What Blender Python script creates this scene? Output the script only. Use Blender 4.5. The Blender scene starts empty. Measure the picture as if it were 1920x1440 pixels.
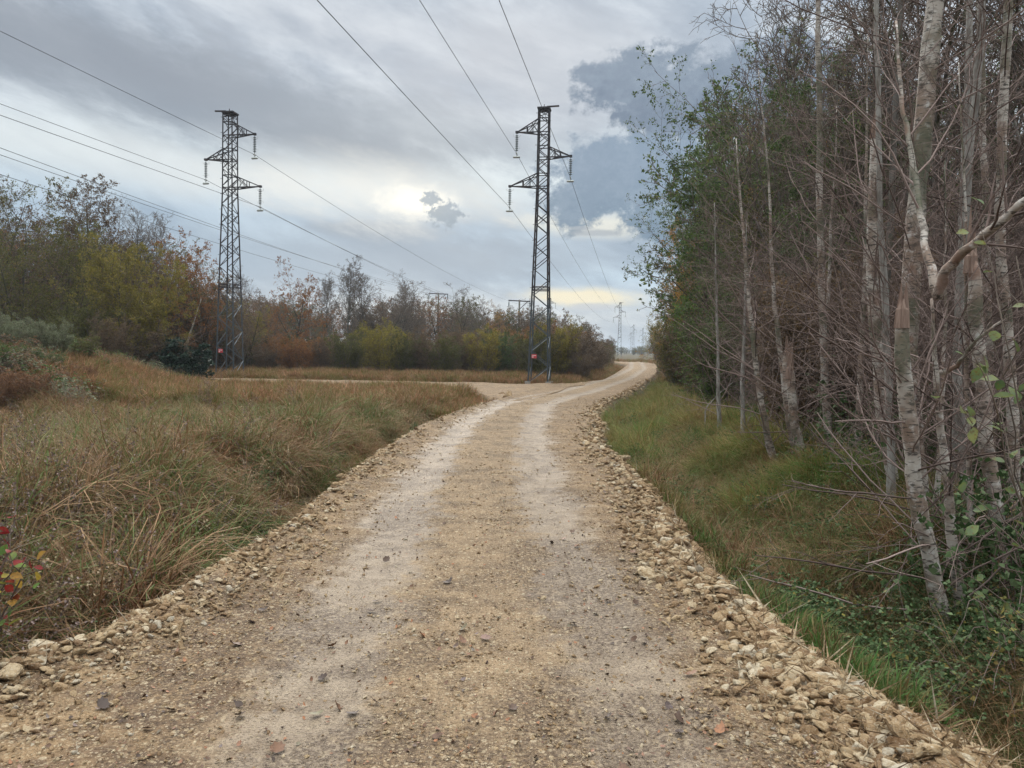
import bpy, bmesh, math, random
import numpy as np
from mathutils import Matrix, Vector

S = bpy.context.scene
COL = S.collection
rng = np.random.default_rng(7)
random.seed(7)
PI = math.pi

# ------------------------------------------------------------------ camera
CAM_H, F = 1.65, 1450.0
CAMROT = Matrix.Rotation(math.radians(90 - 2.53), 3, 'X') @ Matrix.Rotation(math.radians(1.0), 3, 'Z')
cam_d = bpy.data.cameras.new('camera'); cam = bpy.data.objects.new('camera', cam_d); COL.objects.link(cam)
cam_d.sensor_width = 36; cam_d.lens = 36 * F / 1920; cam_d.clip_start = 0.05; cam_d.clip_end = 5000
cam.matrix_world = Matrix.Translation((0, 0, CAM_H)) @ CAMROT.to_4x4()
S.camera = cam

def ray(px, py):
    return CAMROT @ Vector(((px - 960) / F, (720 - py) / F, -1))
def at(px, py, Y):
    d = ray(px, py); return Vector((0, 0, CAM_H)) + d * (Y / d.y)
def azel(px, py):
    d = ray(px, py).normalized()
    return math.degrees(math.atan2(d.x, d.y)), math.degrees(math.asin(d.z))

# ------------------------------------------------------------------ node helpers
class NT:
    def __init__(s, tree): s.t = tree; s.n = tree.nodes; s.l = tree.links
    def new(s, typ, **kw):
        n = s.n.new(typ)
        for k, v in kw.items(): setattr(n, k, v)
        return n
    def put(s, sock, v):
        if isinstance(v, (bpy.types.NodeSocket,)): s.l.new(v, sock)
        elif v is not None:
            if isinstance(v, (tuple, list)) and len(v) == 3 and sock.type == 'RGBA': v = (*v, 1)
            sock.default_value = v
    def m(s, op, a, b=None, c=None, clamp=False):
        n = s.new('ShaderNodeMath', operation=op, use_clamp=clamp)
        s.put(n.inputs[0], a)
        if b is not None: s.put(n.inputs[1], b)
        if c is not None: s.put(n.inputs[2], c)
        return n.outputs[0]
    def ss(s, v, a, b, lo=0.0, hi=1.0, smooth=True):
        n = s.new('ShaderNodeMapRange'); n.clamp = True
        if smooth: n.interpolation_type = 'SMOOTHSTEP'
        s.put(n.inputs['Value'], v); s.put(n.inputs['From Min'], a); s.put(n.inputs['From Max'], b)
        s.put(n.inputs['To Min'], lo); s.put(n.inputs['To Max'], hi)
        return n.outputs[0]
    def mix(s, f, a, b, mode='MIX'):
        n = s.new('ShaderNodeMix', data_type='RGBA', blend_type=mode)
        s.put(n.inputs[0], f); s.put(n.inputs[6], a); s.put(n.inputs[7], b)
        return n.outputs[2]
    def noise(s, vec, scale, detail=4, rough=0.55, dist=0.0, lac=2.0):
        n = s.new('ShaderNodeTexNoise')
        if vec is not None: s.l.new(vec, n.inputs['Vector'])
        n.inputs['Scale'].default_value = scale; n.inputs['Detail'].default_value = detail
        n.inputs['Roughness'].default_value = rough; n.inputs['Distortion'].default_value = dist
        n.inputs['Lacunarity'].default_value = lac
        return n.outputs['Fac']
    def vor(s, vec, scale, feature='F1', out='Distance', rnd=1.0):
        n = s.new('ShaderNodeTexVoronoi', feature=feature)
        if vec is not None: s.l.new(vec, n.inputs['Vector'])
        n.inputs['Scale'].default_value = scale; n.inputs['Randomness'].default_value = rnd
        return n.outputs[out]
    def comb(s, x, y, z=0.0):
        n = s.new('ShaderNodeCombineXYZ'); s.put(n.inputs[0], x); s.put(n.inputs[1], y); s.put(n.inputs[2], z)
        return n.outputs[0]
    def ramp(s, fac, stops):
        n = s.new('ShaderNodeValToRGB'); s.l.new(fac, n.inputs[0]); e = n.color_ramp.elements
        while len(e) < len(stops): e.new(0.5)
        for el, (p, c) in zip(e, stops): el.position = p; el.color = (*c, 1)
        return n.outputs[0]

# ------------------------------------------------------------------ world: overcast sky with broken cloud
SUN_AZ, SUN_EL = azel(775, 372)
w = bpy.data.worlds.new('World'); S.world = w; w.use_nodes = True
T = NT(w.node_tree); w.node_tree.nodes.clear()
tc = T.new('ShaderNodeTexCoord'); sx = T.new('ShaderNodeSeparateXYZ'); T.l.new(tc.outputs['Generated'], sx.inputs[0])
DEG = 180 / PI
U = T.m('MULTIPLY', T.m('ARCTAN2', sx.outputs[0], sx.outputs[1]), DEG)
V = T.m('MULTIPLY', T.m('ARCSINE', sx.outputs[2]), DEG)
def uv(su, sv, ou=0.0, ov=0.0): return T.comb(T.m('MULTIPLY_ADD', U, su, ou), T.m('MULTIPLY_ADD', V, sv, ov))
tiltV = T.m('MULTIPLY_ADD', U, 0.22, V)          # cloud sheets slope down towards the right
n1 = T.noise(T.comb(T.m('MULTIPLY', U, 0.045), T.m('MULTIPLY', tiltV, 0.13)), 1.0, 8, 0.6, 0.35)
n2 = T.noise(T.comb(T.m('MULTIPLY', U, 0.16), T.m('MULTIPLY', tiltV, 0.38), 3.3), 1.0, 9, 0.64, 0.15)
n3 = T.noise(uv(0.55, 0.8, 5, 2), 1.0, 7, 0.62, 0.2)
base = T.ramp(T.ss(V, 0, 26, smooth=False), [
    (0.00, (0.58, 0.64, 0.68)), (0.10, (0.60, 0.65, 0.68)), (0.20, (0.42, 0.53, 0.63)),
    (0.34, (0.40, 0.50, 0.60)), (0.46, (0.58, 0.65, 0.69)), (0.66, (0.54, 0.59, 0.65)), (1.0, (0.57, 0.62, 0.68))])
f = T.ss(T.m('ADD', T.m('MULTIPLY', n1, 0.65), T.m('MULTIPLY', n2, 0.35)), 0.36, 0.62)
col = T.mix(f, T.mix(1.0, base, (0.60, 0.67, 0.75), 'MULTIPLY'), T.mix(1.0, base, (1.20, 1.19, 1.17), 'MULTIPLY'))
def blob(px, py, rx, ry, slope=0.0):
    a, e = azel(px, py)
    du = T.m('SUBTRACT', U, a); dv = T.m('SUBTRACT', V, e)
    if slope: dv = T.m('MULTIPLY_ADD', du, slope, dv)
    x = T.m('DIVIDE', du, rx / 25.0); y = T.m('DIVIDE', dv, ry / 25.0)
    return T.m('SQRT', T.m('ADD', T.m('MULTIPLY', x, x), T.m('MULTIPLY', y, y)))
def soft(b, r0=0.1, r1=1.0): return T.ss(b, r1, r0)
def wob(b, n, amp): return T.m('ADD', b, T.m('MULTIPLY', T.m('SUBTRACT', n, 0.5), amp))
# broad dark sheet, upper left, and its tail across the middle
for (px, py, rx, ry, sl, amt, c) in [
        (260, 145, 640, 115, 0.18, 0.72, (0.265, 0.305, 0.36)), (760, 235, 330, 75, 0.12, 0.6, (0.34, 0.39, 0.45)), (690, 432, 140, 20, 0.0, 0.8, (0.30, 0.36, 0.43)),
        (60, 60, 380, 70, 0.1, 0.5, (0.29, 0.32, 0.37)), (560, 490, 600, 80, 0.0, 0.75, (0.31, 0.40, 0.50)),
        (1100, 470, 300, 60, 0.0, 0.4, (0.36, 0.43, 0.51))]:
    k = soft(wob(blob(px, py, rx, ry, sl), n2, 1.3), 0.25, 1.15)
    col = T.mix(T.m('MULTIPLY', k, amt), col, c)
for (px, py, rx, ry, sl, amt, c) in [
        (250, 300, 520, 60, 0.12, 0.65, (0.68, 0.73, 0.75)), (1050, 130, 330, 150, 0, 0.5, (0.57, 0.59, 0.63)),
        (700, 60, 400, 90, 0, 0.35, (0.58, 0.60, 0.64)), (1150, 420, 200, 30, 0, 0.75, (0.80, 0.79, 0.70))]:
    k = soft(wob(blob(px, py, rx, ry, sl), n2, 1.2), 0.2, 1.1)
    col = T.mix(T.m('MULTIPLY', k, amt), col, c)
# sun glow behind the veil
g = soft(wob(blob(700, 360, 380, 80, 0.05), n2, 1.5), 0.0, 1.0); col = T.mix(T.m('MULTIPLY', g, 0.75), col, (0.84, 0.86, 0.83))
g = soft(wob(blob(780, 378, 95, 42), n3, 1.2), 0.0, 1.0); col = T.mix(T.m('MULTIPLY', g, 0.95), col, (1.08, 1.05, 0.94))
# yellow gap low over the corridor
g = soft(wob(blob(1105, 556, 175, 24), n2, 1.6), 0.2, 1.0); col = T.mix(T.m('MULTIPLY', g, 0.85), col, (0.88, 0.80, 0.58))
g = soft(wob(blob(1110, 575, 60, 11), n3, 0.9), 0.3, 0.9); col = T.mix(T.m('MULTIPLY', g, 0.8), col, (0.50, 0.55, 0.60))
# dark cumulus
n4 = T.noise(uv(1.6, 1.9, 4, 7), 1.0, 6, 0.6, 0.2)
nc = T.noise(uv(0.42, 0.50, 1, 9), 1.0, 10, 0.66, 0.1)
def cumulus(parts, amp, edge, c_top, c_low, e_lo, e_hi, amt=1.0, nz=None):
    b = None
    for p in parts:
        q = blob(*p); b = q if b is None else T.m('SMOOTH_MIN', b, q, 0.3)
    b = wob(b, nz or nc, amp)
    k = T.ss(b, 1.0, 1.0 - edge)
    cc = T.mix(T.ss(T.m('ADD', V, T.m('MULTIPLY', T.m('SUBTRACT', n3, 0.5), 5.0)), e_lo, e_hi), c_low, c_top)
    cc = T.mix(T.m('MULTIPLY', T.ss(T.m('ADD', T.m('MULTIPLY', nc, .6), T.m('MULTIPLY', n4, .4)), .42, .62), .18), cc, (0.42, 0.51, 0.60))
    return T.mix(T.m('MULTIPLY', k, amt), col, cc)
col = cumulus([(1230, 165, 165, 72), (1370, 180, 180, 80), (1150, 150, 85, 42), (1250, 210, 110, 60), (1480, 130, 130, 70), (1560, 230, 200, 90)],
              2.0, 0.38, (0.27, 0.33, 0.41), (0.175, 0.23, 0.31), 15, 22)
col = cumulus([(1150, 330, 140, 74), (1230, 340, 120, 95), (1070, 380, 62, 56), (1330, 400, 170, 80), (1180, 300, 130, 52)],
              2.0, 0.38, (0.24, 0.32, 0.42), (0.18, 0.265, 0.36), 8, 14)
col = cumulus([(808, 374, 22, 16), (835, 402, 36, 26)], 2.6, 0.5, (0.32, 0.40, 0.48), (0.24, 0.32, 0.40), 8, 12, 0.85, n4)
col = cumulus([(1120, 437, 60, 9), (1090, 428, 30, 5)], 1.0, 0.6, (0.36, 0.41, 0.46), (0.36, 0.41, 0.46), 8, 12, 0.8)
# overcast sky is brightest overhead; unseen zenith boosted further to top-light the scene
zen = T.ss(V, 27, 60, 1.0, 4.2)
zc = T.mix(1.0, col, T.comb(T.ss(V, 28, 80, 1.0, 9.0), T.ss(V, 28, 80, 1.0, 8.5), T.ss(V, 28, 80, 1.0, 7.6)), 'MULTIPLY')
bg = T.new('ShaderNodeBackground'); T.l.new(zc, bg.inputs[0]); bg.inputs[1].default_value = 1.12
sky = T.new('ShaderNodeTexSky', sky_type='NISHITA'); sky.sun_disc = False
sky.sun_elevation = math.radians(SUN_EL); sky.sun_rotation = math.radians(SUN_AZ); sky.air_density = 1.2; sky.dust_density = 2.0
bg2 = T.new('ShaderNodeBackground'); T.l.new(sky.outputs[0], bg2.inputs[0]); bg2.inputs[1].default_value = 0.05
mxs = T.new('ShaderNodeMixShader'); mxs.inputs[0].default_value = 0.03      # thin veil: a little clear sky through the cloud
T.l.new(bg.outputs[0], mxs.inputs[1]); T.l.new(bg2.outputs[0], mxs.inputs[2])
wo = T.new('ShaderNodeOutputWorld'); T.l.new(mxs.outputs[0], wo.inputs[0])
w.cycles.sampling_method = 'MANUAL'; w.cycles.sample_map_resolution = 512

sun_d = bpy.data.lights.new('sun', 'SUN'); sun = bpy.data.objects.new('sun', sun_d); COL.objects.link(sun)
sun_d.energy = 1.5; sun_d.angle = math.radians(14); sun_d.color = (1.0, 0.95, 0.88)
sun.location = (0, 0, 60)
_a, _e = math.radians(SUN_AZ), math.radians(SUN_EL + 6)
sun.rotation_euler = Vector((-math.sin(_a) * math.cos(_e), -math.cos(_a) * math.cos(_e), -math.sin(_e))).to_track_quat('-Z', 'Y').to_euler()
S.view_settings.view_transform = 'Standard'; S.view_settings.look = 'None'
S.view_settings.exposure = 0.0; S.view_settings.gamma = 1.0
S.cycles.use_adaptive_sampling = True; S.cycles.adaptive_threshold = 0.02; S.cycles.use_denoising = True
S.cycles.denoiser = 'OPENIMAGEDENOISE'; S.cycles.denoising_input_passes = 'RGB_ALBEDO_NORMAL'; S.cycles.denoising_prefilter = 'ACCURATE'
S.cycles.max_bounces = 4; S.cycles.diffuse_bounces = 2; S.cycles.glossy_bounces = 2
S.cycles.transmission_bounces = 3; S.cycles.transparent_max_bounces = 4

# ------------------------------------------------------------------ tags
def tag(o, label, cat=None, group=None, kind=None):
    if label: o['label'] = label
    if cat: o['category'] = cat
    if group: o['group'] = group
    if kind: o['kind'] = kind
    return o

# ------------------------------------------------------------------ numpy helpers
def vnoise(x, y, seed=0):
    x = np.asarray(x, float); y = np.asarray(y, float)
    xi = np.floor(x).astype(np.int64); yi = np.floor(y).astype(np.int64)
    fx = x - xi; fy = y - yi; fx = fx * fx * (3 - 2 * fx); fy = fy * fy * (3 - 2 * fy)
    def h(a, b):
        n = (a * 374761393 + b * 668265263 + seed * 974711) & 0x7fffffff
        n = ((n ^ (n >> 13)) * 1274126177) & 0x7fffffff
        return ((n ^ (n >> 16)) & 0xffff) / 65535.0
    return (h(xi, yi) * (1 - fx) + h(xi + 1, yi) * fx) * (1 - fy) + (h(xi, yi + 1) * (1 - fx) + h(xi + 1, yi + 1) * fx) * fy
def fbm(x, y, o=4, seed=0):
    s = 0; a = 1; t = 0
    for i in range(o):
        s = s + a * vnoise(x * 2 ** i, y * 2 ** i, seed + i); t += a; a *= 0.5
    return s / t - 0.5
def sstep(a, b, v):
    t = np.clip((np.asarray(v, float) - a) / (b - a), 0, 1); return t * t * (3 - 2 * t)

def mkmesh(name, V, F, mats=(), mi=None, attrs=None, smooth=True):
    """V (n,3); F list of (m,k) int arrays (each with its own k)."""
    me = bpy.data.meshes.new(name)
    V = np.asarray(V, np.float32)
    F = [f for f in F if len(f)]
    me.vertices.add(len(V)); me.vertices.foreach_set('co', V.ravel())
    nl = sum(f.size for f in F); npoly = sum(len(f) for f in F)
    me.loops.add(nl); me.loops.foreach_set('vertex_index', np.concatenate([f.ravel() for f in F]).astype(np.int32))
    me.polygons.add(npoly)
    tot = np.concatenate([np.full(len(f), f.shape[1]) for f in F]).astype(np.int32)
    st = np.concatenate([[0], np.cumsum(tot)[:-1]]).astype(np.int32)
    me.polygons.foreach_set('loop_start', st)
    try: me.polygons.foreach_set('loop_total', tot)
    except Exception: pass
    if mi is not None: me.polygons.foreach_set('material_index', np.asarray(mi, np.int32))
    me.polygons.foreach_set('use_smooth', np.full(npoly, bool(smooth)))
    for m in mats: me.materials.append(m)
    for k, a in (attrs or {}).items():
        at_ = me.attributes.new(k, 'FLOAT', 'POINT'); at_.data.foreach_set('value', np.asarray(a, np.float32))
    me.update(calc_edges=True); me.validate()
    return me

class MB:
    """collects pieces of geometry for ONE mesh"""
    def __init__(s): s.V = []; s.F = []; s.MI = []; s.A = []; s.n = 0
    def add(s, V, F, mi=0, a=None):
        V = np.asarray(V, float)
        if len(V) == 0: return
        s.V.append(V); s.A.append(np.zeros(len(V)) if a is None else np.asarray(a, float))
        for f in (F if isinstance(F, list) else [F]):
            f = np.asarray(f, np.int64)
            if len(f): s.F.append(f + s.n); s.MI.append(np.full(len(f), mi))
        s.n += len(V)
    def tubes(s, P, R, sides, mi=0, a=None):
        P = np.asarray(P, float); R = np.asarray(R, float)
        if P.ndim == 2: P = P[None]; R = R[None]
        N, n, _ = P.shape
        T_ = np.empty_like(P); T_[:, 1:-1] = P[:, 2:] - P[:, :-2]; T_[:, 0] = P[:, 1] - P[:, 0]; T_[:, -1] = P[:, -1] - P[:, -2]
        T_ /= np.linalg.norm(T_, axis=2, keepdims=True) + 1e-9
        m = np.abs(T_.mean(axis=1)); ref = np.zeros((N, 3)); ref[np.arange(N), m.argmin(axis=1)] = 1
        A = np.cross(T_, ref[:, None, :]); A /= np.linalg.norm(A, axis=2, keepdims=True) + 1e-9
        B = np.cross(T_, A)
        th = np.linspace(0, 2 * PI, sides, endpoint=False)
        V = P[:, :, None, :] + R[:, :, None, None] * (np.cos(th)[None, None, :, None] * A[:, :, None, :] + np.sin(th)[None, None, :, None] * B[:, :, None, :])
        i = np.arange(N)[:, None, None] * (n * sides); j = np.arange(n - 1)[None, :, None] * sides; k = np.arange(sides)[None, None, :]; k2 = (k + 1) % sides
        Q = np.stack([i + j + k, i + j + k2, i + j + sides + k2, i + j + sides + k], axis=-1).reshape(-1, 4)
        av = np.repeat(a if a is not None else rng.random(N), n * sides)
        s.add(V.reshape(-1, 3), Q, mi, av)
        if sides > 4:    # close the ends of the thick ones
            caps = np.concatenate([(np.arange(N)[:, None] * n * sides + np.arange(sides)[::-1]), (np.arange(N)[:, None] * n * sides + (n - 1) * sides + np.arange(sides))])
            s.F.append(caps + s.n - len(av)); s.MI.append(np.full(len(caps), mi))
        return s
    def leaves(s, C, D, L, Wd, mi=0, a=None, fold=0.25, r=None):
        """diamond leaves folded along the midrib: C centres, D directions, L lengths, Wd widths"""
        r = r or rng
        N = len(C)
        if N == 0: return s
        D = D / (np.linalg.norm(D, axis=1, keepdims=True) + 1e-9)
        q = r.normal(size=(N, 3)); X = np.cross(D, q); X /= np.linalg.norm(X, axis=1, keepdims=True) + 1e-9
        Z = np.cross(D, X); L = np.broadcast_to(L, (N,))[:, None]; Wd = np.broadcast_to(Wd, (N,))[:, None]
        b = C - D * L * .5; t = C + D * L * .5; l = C - X * Wd * .5 + Z * Wd * fold - D * L * .05; rr = C + X * Wd * .5 + Z * Wd * fold - D * L * .05
        V = np.stack([b, l, t, rr], 1).reshape(-1, 3); i = np.arange(N)[:, None] * 4
        Fq = np.concatenate([i + np.array([0, 1, 2]), i + np.array([0, 2, 3])])
        av = np.repeat(a if a is not None else r.random(N), 4)
        s.add(V, Fq, mi, av); return s
    def box(s, c, size, rot=None, mi=0):
        c = np.asarray(c, float); h = np.asarray(size, float) / 2
        V = np.array([[x, y, z] for x in (-1, 1) for y in (-1, 1) for z in (-1, 1)]) * h
        if rot is not None: V = V @ np.array(rot).T
        s.add(V + c, np.array([[0, 1, 3, 2], [4, 6, 7, 5], [0, 4, 5, 1], [2, 3, 7, 6], [0, 2, 6, 4], [1, 5, 7, 3]]), mi); return s
    def bar(s, p, q, w_, t_=None, mi=0):
        """angle-iron like bar between two points"""
        p = Vector(p); q = Vector(q); d = q - p; t_ = t_ or w_
        R = d.to_track_quat('Z', 'X').to_matrix()
        return s.box((p + q) / 2, (w_, t_, d.length), R, mi)
    def mesh(s, name, mats, smooth=True):
        return mkmesh(name, np.concatenate(s.V), s.F, mats, np.concatenate(s.MI), {'rnd': np.concatenate(s.A)}, smooth)

def link(name, me, parent=None):
    o = bpy.data.objects.new(name, me); COL.objects.link(o)
    if parent is not None: o.parent = parent
    return o
def empty(name, loc, rz=0.0, sc=1.0, tilt=(0, 0)):
    o = bpy.data.objects.new(name, None); COL.objects.link(o); o.location = loc
    o.rotation_euler = (tilt[0], tilt[1], rz); o.empty_display_size = 0.2
    o.scale = sc if isinstance(sc, (tuple, list)) else (sc, sc, sc); return o

# ------------------------------------------------------------------ materials
def material(name, build):
    m = bpy.data.materials.new(name); m.use_nodes = True; m.node_tree.nodes.clear(); t = NT(m.node_tree)
    o = t.new('ShaderNodeOutputMaterial'); sh = build(t); t.l.new(sh, o.inputs['Surface']); return m
def princ(t, col, rough=0.85, bump=None, bstr=0.4, bdist=0.02, spec=0.3, metal=0.0):
    p = t.new('ShaderNodeBsdfPrincipled'); t.put(p.inputs['Base Color'], col); t.put(p.inputs['Roughness'], rough)
    p.inputs['Specular IOR Level'].default_value = spec; p.inputs['Metallic'].default_value = metal
    if bump is not None:
        b = t.new('ShaderNodeBump'); b.inputs['Strength'].default_value = bstr; b.inputs['Distance'].default_value = bdist
        t.l.new(bump, b.inputs['Height']); t.l.new(b.outputs[0], p.inputs['Normal'])
    return p.outputs[0]
def pos(t): return t.new('ShaderNodeNewGeometry').outputs['Position']
def objc(t): return t.new('ShaderNodeTexCoord').outputs['Object']
def attr(t, n): return t.new('ShaderNodeAttribute', attribute_name=n).outputs['Fac']
def orand(t): return t.new('ShaderNodeObjectInfo').outputs['Random']
def leafmat(name, stops, trans=0.35, rough=0.6, patch=0.0, spots=0.0, spec=0.2):
    def b(t):
        r = attr(t, 'rnd'); fac = t.m('ADD', t.m('MULTIPLY', r, 0.8), t.m('MULTIPLY', orand(t), 0.2))
        if patch: fac = t.m('ADD', t.m('MULTIPLY', fac, 1 - patch), t.m('MULTIPLY', t.ss(t.noise(pos(t), 0.9, 3), 0.3, 0.7), patch))
        c = t.ramp(fac, stops)
        c = t.mix(t.m('MULTIPLY', t.noise(pos(t), 1.4, 2), 0.5), c, t.mix(1.0, c, (0.55, 0.55, 0.55), 'MULTIPLY'))
        if spots: c = t.mix(t.ss(t.noise(pos(t), 90, 3, .6), .52, .66, 0, spots), c, (0.13, 0.075, 0.03)); c = t.mix(t.ss(t.noise(pos(t), 35, 2), .4, .65, 0, .45), c, t.mix(1.0, c, (1.5, 1.3, .6), 'MULTIPLY'))
        p = princ(t, c, rough, spec=spec)
        tr = t.new('ShaderNodeBsdfTranslucent'); t.l.new(c, tr.inputs[0])
        mx = t.new('ShaderNodeMixShader'); mx.inputs[0].default_value = trans; t.l.new(p, mx.inputs[1]); t.l.new(tr.outputs[0], mx.inputs[2])
        return mx.outputs[0]
    return material(name, b)
def barkmat(name, c1, c2, scale=(6, 6, 1.6), moss=0.0):
    def b(t):
        o = objc(t); mp = t.new('ShaderNodeMapping'); t.l.new(o, mp.inputs[0]); mp.inputs['Scale'].default_value = scale
        n = t.noise(mp.outputs[0], 3, 5, 0.65)
        c = t.mix(t.ss(n, 0.35, 0.65), c1, c2)
        if moss:
            c = t.mix(t.m('MULTIPLY', t.ss(t.noise(o, 1.6, 3), 0.48, 0.62), moss), c, (0.06, 0.075, 0.02))
        return princ(t, c, 0.9, n, 0.5, 0.01, 0.15)
    return material(name, b)

def b_birch(t):
    o = objc(t); mp = t.new('ShaderNodeMapping'); t.l.new(o, mp.inputs[0]); mp.inputs['Scale'].default_value = (15, 15, 60)
    n = t.noise(mp.outputs[0], 1.0, 4, 0.6, 0.3)
    n2 = t.noise(o, 2.2, 4, 0.6); n3 = t.noise(o, 14, 4, 0.7)
    c = t.mix(t.ss(n2, 0.42, 0.56), (0.42, 0.37, 0.32), (0.24, 0.17, 0.13))
    c = t.mix(t.ss(n3, 0.52, 0.70, 0, 0.75), c, (0.62, 0.59, 0.55))
    c = t.mix(t.ss(n, 0.52, 0.62, 0, .9), c, (0.06, 0.05, 0.043))
    c = t.mix(t.ss(t.noise(o, 5.5, 4, .7, .6), 0.54, 0.66, 0, .75), c, (0.09, 0.07, 0.058))
    c = t.mix(t.ss(t.noise(o, 1.1, 3), 0.48, 0.62, 0, 0.8), c, (0.085, 0.095, 0.06))
    c = t.mix(t.ss(t.noise(o, 3.1, 3), 0.60, 0.68, 0, 0.85), c, (0.22, 0.135, 0.10))
    return princ(t, c, 0.75, n, 0.6, 0.006, 0.2)
M = {}
M['birch'] = material('birch_bark', b_birch)
M['bark'] = barkmat('grey_bark', (0.075, 0.066, 0.056), (0.15, 0.135, 0.12), moss=0.5)
M['bark_dark'] = barkmat('dark_bark', (0.030, 0.026, 0.022), (0.07, 0.06, 0.05), moss=0.5)
M['bark_pale'] = barkmat('pale_bark', (0.16, 0.14, 0.12), (0.33, 0.31, 0.28))
M['bark_moss'] = barkmat('mossy_bark', (0.10, 0.095, 0.075), (0.26, 0.25, 0.22), moss=0.9)
M['snap'] = barkmat('split_wood', (0.27, 0.19, 0.15), (0.17, 0.11, 0.085), (14, 14, 1.2))
def twigmat(name, a_, b_):
    return material(name, lambda t: princ(t, t.mix(attr(t, 'rnd'), a_, b_), 0.8, spec=0.2))
M['twig_brown'] = twigmat('brown_twigs', (0.074, 0.055, 0.043), (0.155, 0.120, 0.094))
M['twig_red'] = twigmat('reddish_twigs', (0.07, 0.046, 0.038), (0.26, 0.19, 0.165))
M['twig_grey'] = twigmat('grey_twigs', (0.11, 0.095, 0.085), (0.32, 0.27, 0.24))
M['twig_dark'] = twigmat('dark_twigs', (0.022, 0.019, 0.018), (0.06, 0.05, 0.045))
M['straw'] = twigmat('straw_stems', (0.16, 0.11, 0.065), (0.36, 0.27, 0.17))
M['L_rust'] = leafmat('rust_leaves', [(0, (0.109, 0.051, 0.022)), (.45, (0.246, 0.101, 0.034)), (.8, (0.392, 0.169, 0.042)), (1, (0.493, 0.257, 0.060))])
M['L_orange'] = leafmat('orange_leaves', [(0, (0.162, 0.078, 0.022)), (.4, (0.351, 0.169, 0.033)), (.75, (0.513, 0.273, 0.055)), (1, (0.297, 0.234, 0.044))])
M['L_yellow'] = leafmat('yellow_green_leaves', [(0, (0.083, 0.087, 0.018)), (.5, (0.225, 0.189, 0.030)), (.85, (0.390, 0.290, 0.042)), (1, (0.480, 0.319, 0.048))])
M['L_olive'] = leafmat('olive_leaves', [(0, (0.036, 0.042, 0.012)), (.5, (0.102, 0.105, 0.026)), (.85, (0.174, 0.161, 0.036)), (1, (0.290, 0.196, 0.042))])
M['L_green'] = leafmat('green_leaves', [(0, (0.034, 0.061, 0.022)), (.5, (0.081, 0.128, 0.036)), (.85, (0.135, 0.189, 0.048)), (1, (0.230, 0.216, 0.048))])
M['L_dark'] = leafmat('dark_evergreen_leaves', [(0, (0.010, 0.020, 0.013)), (.6, (0.025, 0.05, 0.03)), (1, (0.05, 0.09, 0.055))], 0.15, 0.4)
M['L_bramble'] = leafmat('bramble_leaves', [(0, (0.03, 0.055, 0.02)), (.5, (0.075, 0.12, 0.045)), (.82, (0.17, 0.22, 0.11)), (.9, (0.26, 0.22, 0.06)), (1, (0.24, 0.14, 0.07))], 0.25, 0.6, spec=.08)
M['L_pale'] = leafmat('silvery_green_leaves', [(0, (0.077, 0.094, 0.050)), (.5, (0.176, 0.198, 0.110)), (.9, (0.275, 0.286, 0.180)), (1, (0.286, 0.220, 0.110))])
M['L_brown'] = leafmat('brown_leaves', [(0, (0.068, 0.046, 0.030)), (.5, (0.150, 0.102, 0.061)), (1, (0.255, 0.160, 0.081))])
M['L_bracken'] = leafmat('bracken_fronds', [(0, (0.10, 0.045, 0.022)), (.5, (0.21, 0.10, 0.05)), (1, (0.30, 0.17, 0.09))])

# ------------------------------------------------------------------ terrain shape
def base(y):
    y = np.asarray(y, float)
    return -0.45 * sstep(14, 44, y) + 0.45 * sstep(62, 125, y)
def on_road(px, py):
    d = ray(px, py); t = 5.0
    for _ in range(60):
        y = d.y * t; t = (float(base(y)) - CAM_H) / d.z
    return d.x * t, d.y * t
LE = [(-400, 1440), (0, 1246), (130, 1216), (300, 1132), (420, 1052), (520, 992), (600, 925), (690, 862), (780, 800), (870, 768), (932, 750), (985, 733), (1060, 722), (1128, 713), (1150, 702), (1166, 692), (1176, 684)]
RE = [(1840, 1440), (1650, 1322), (1480, 1196), (1340, 1085), (1285, 982), (1232, 930), (1172, 862), (1128, 838), (1140, 800), (1122, 778), (1150, 752), (1182, 737), (1215, 715), (1232, 700), (1234, 690), (1230, 683)]
def edge(pts):
    q = sorted([on_road(*p)[::-1] for p in pts]); return np.array([a for a, b in q]), np.array([b for a, b in q])
LY, LX = edge(LE); RY, RX = edge(RE)
def XL(y):
    y = np.asarray(y, float); return np.where(y < LY[0], LX[0] - (LY[0] - y) * 0.1, np.interp(y, LY, LX)) + 0.10 * fbm(y * 1.1, y * 0 + 3.1, 3, 5)
def XR(y):
    y = np.asarray(y, float); return np.where(y < RY[0], RX[0] + (RY[0] - y) * 0.05, np.interp(y, RY, RX)) + 0.14 * fbm(y * 1.3, y * 0 + 9.1, 3, 8)
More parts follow.
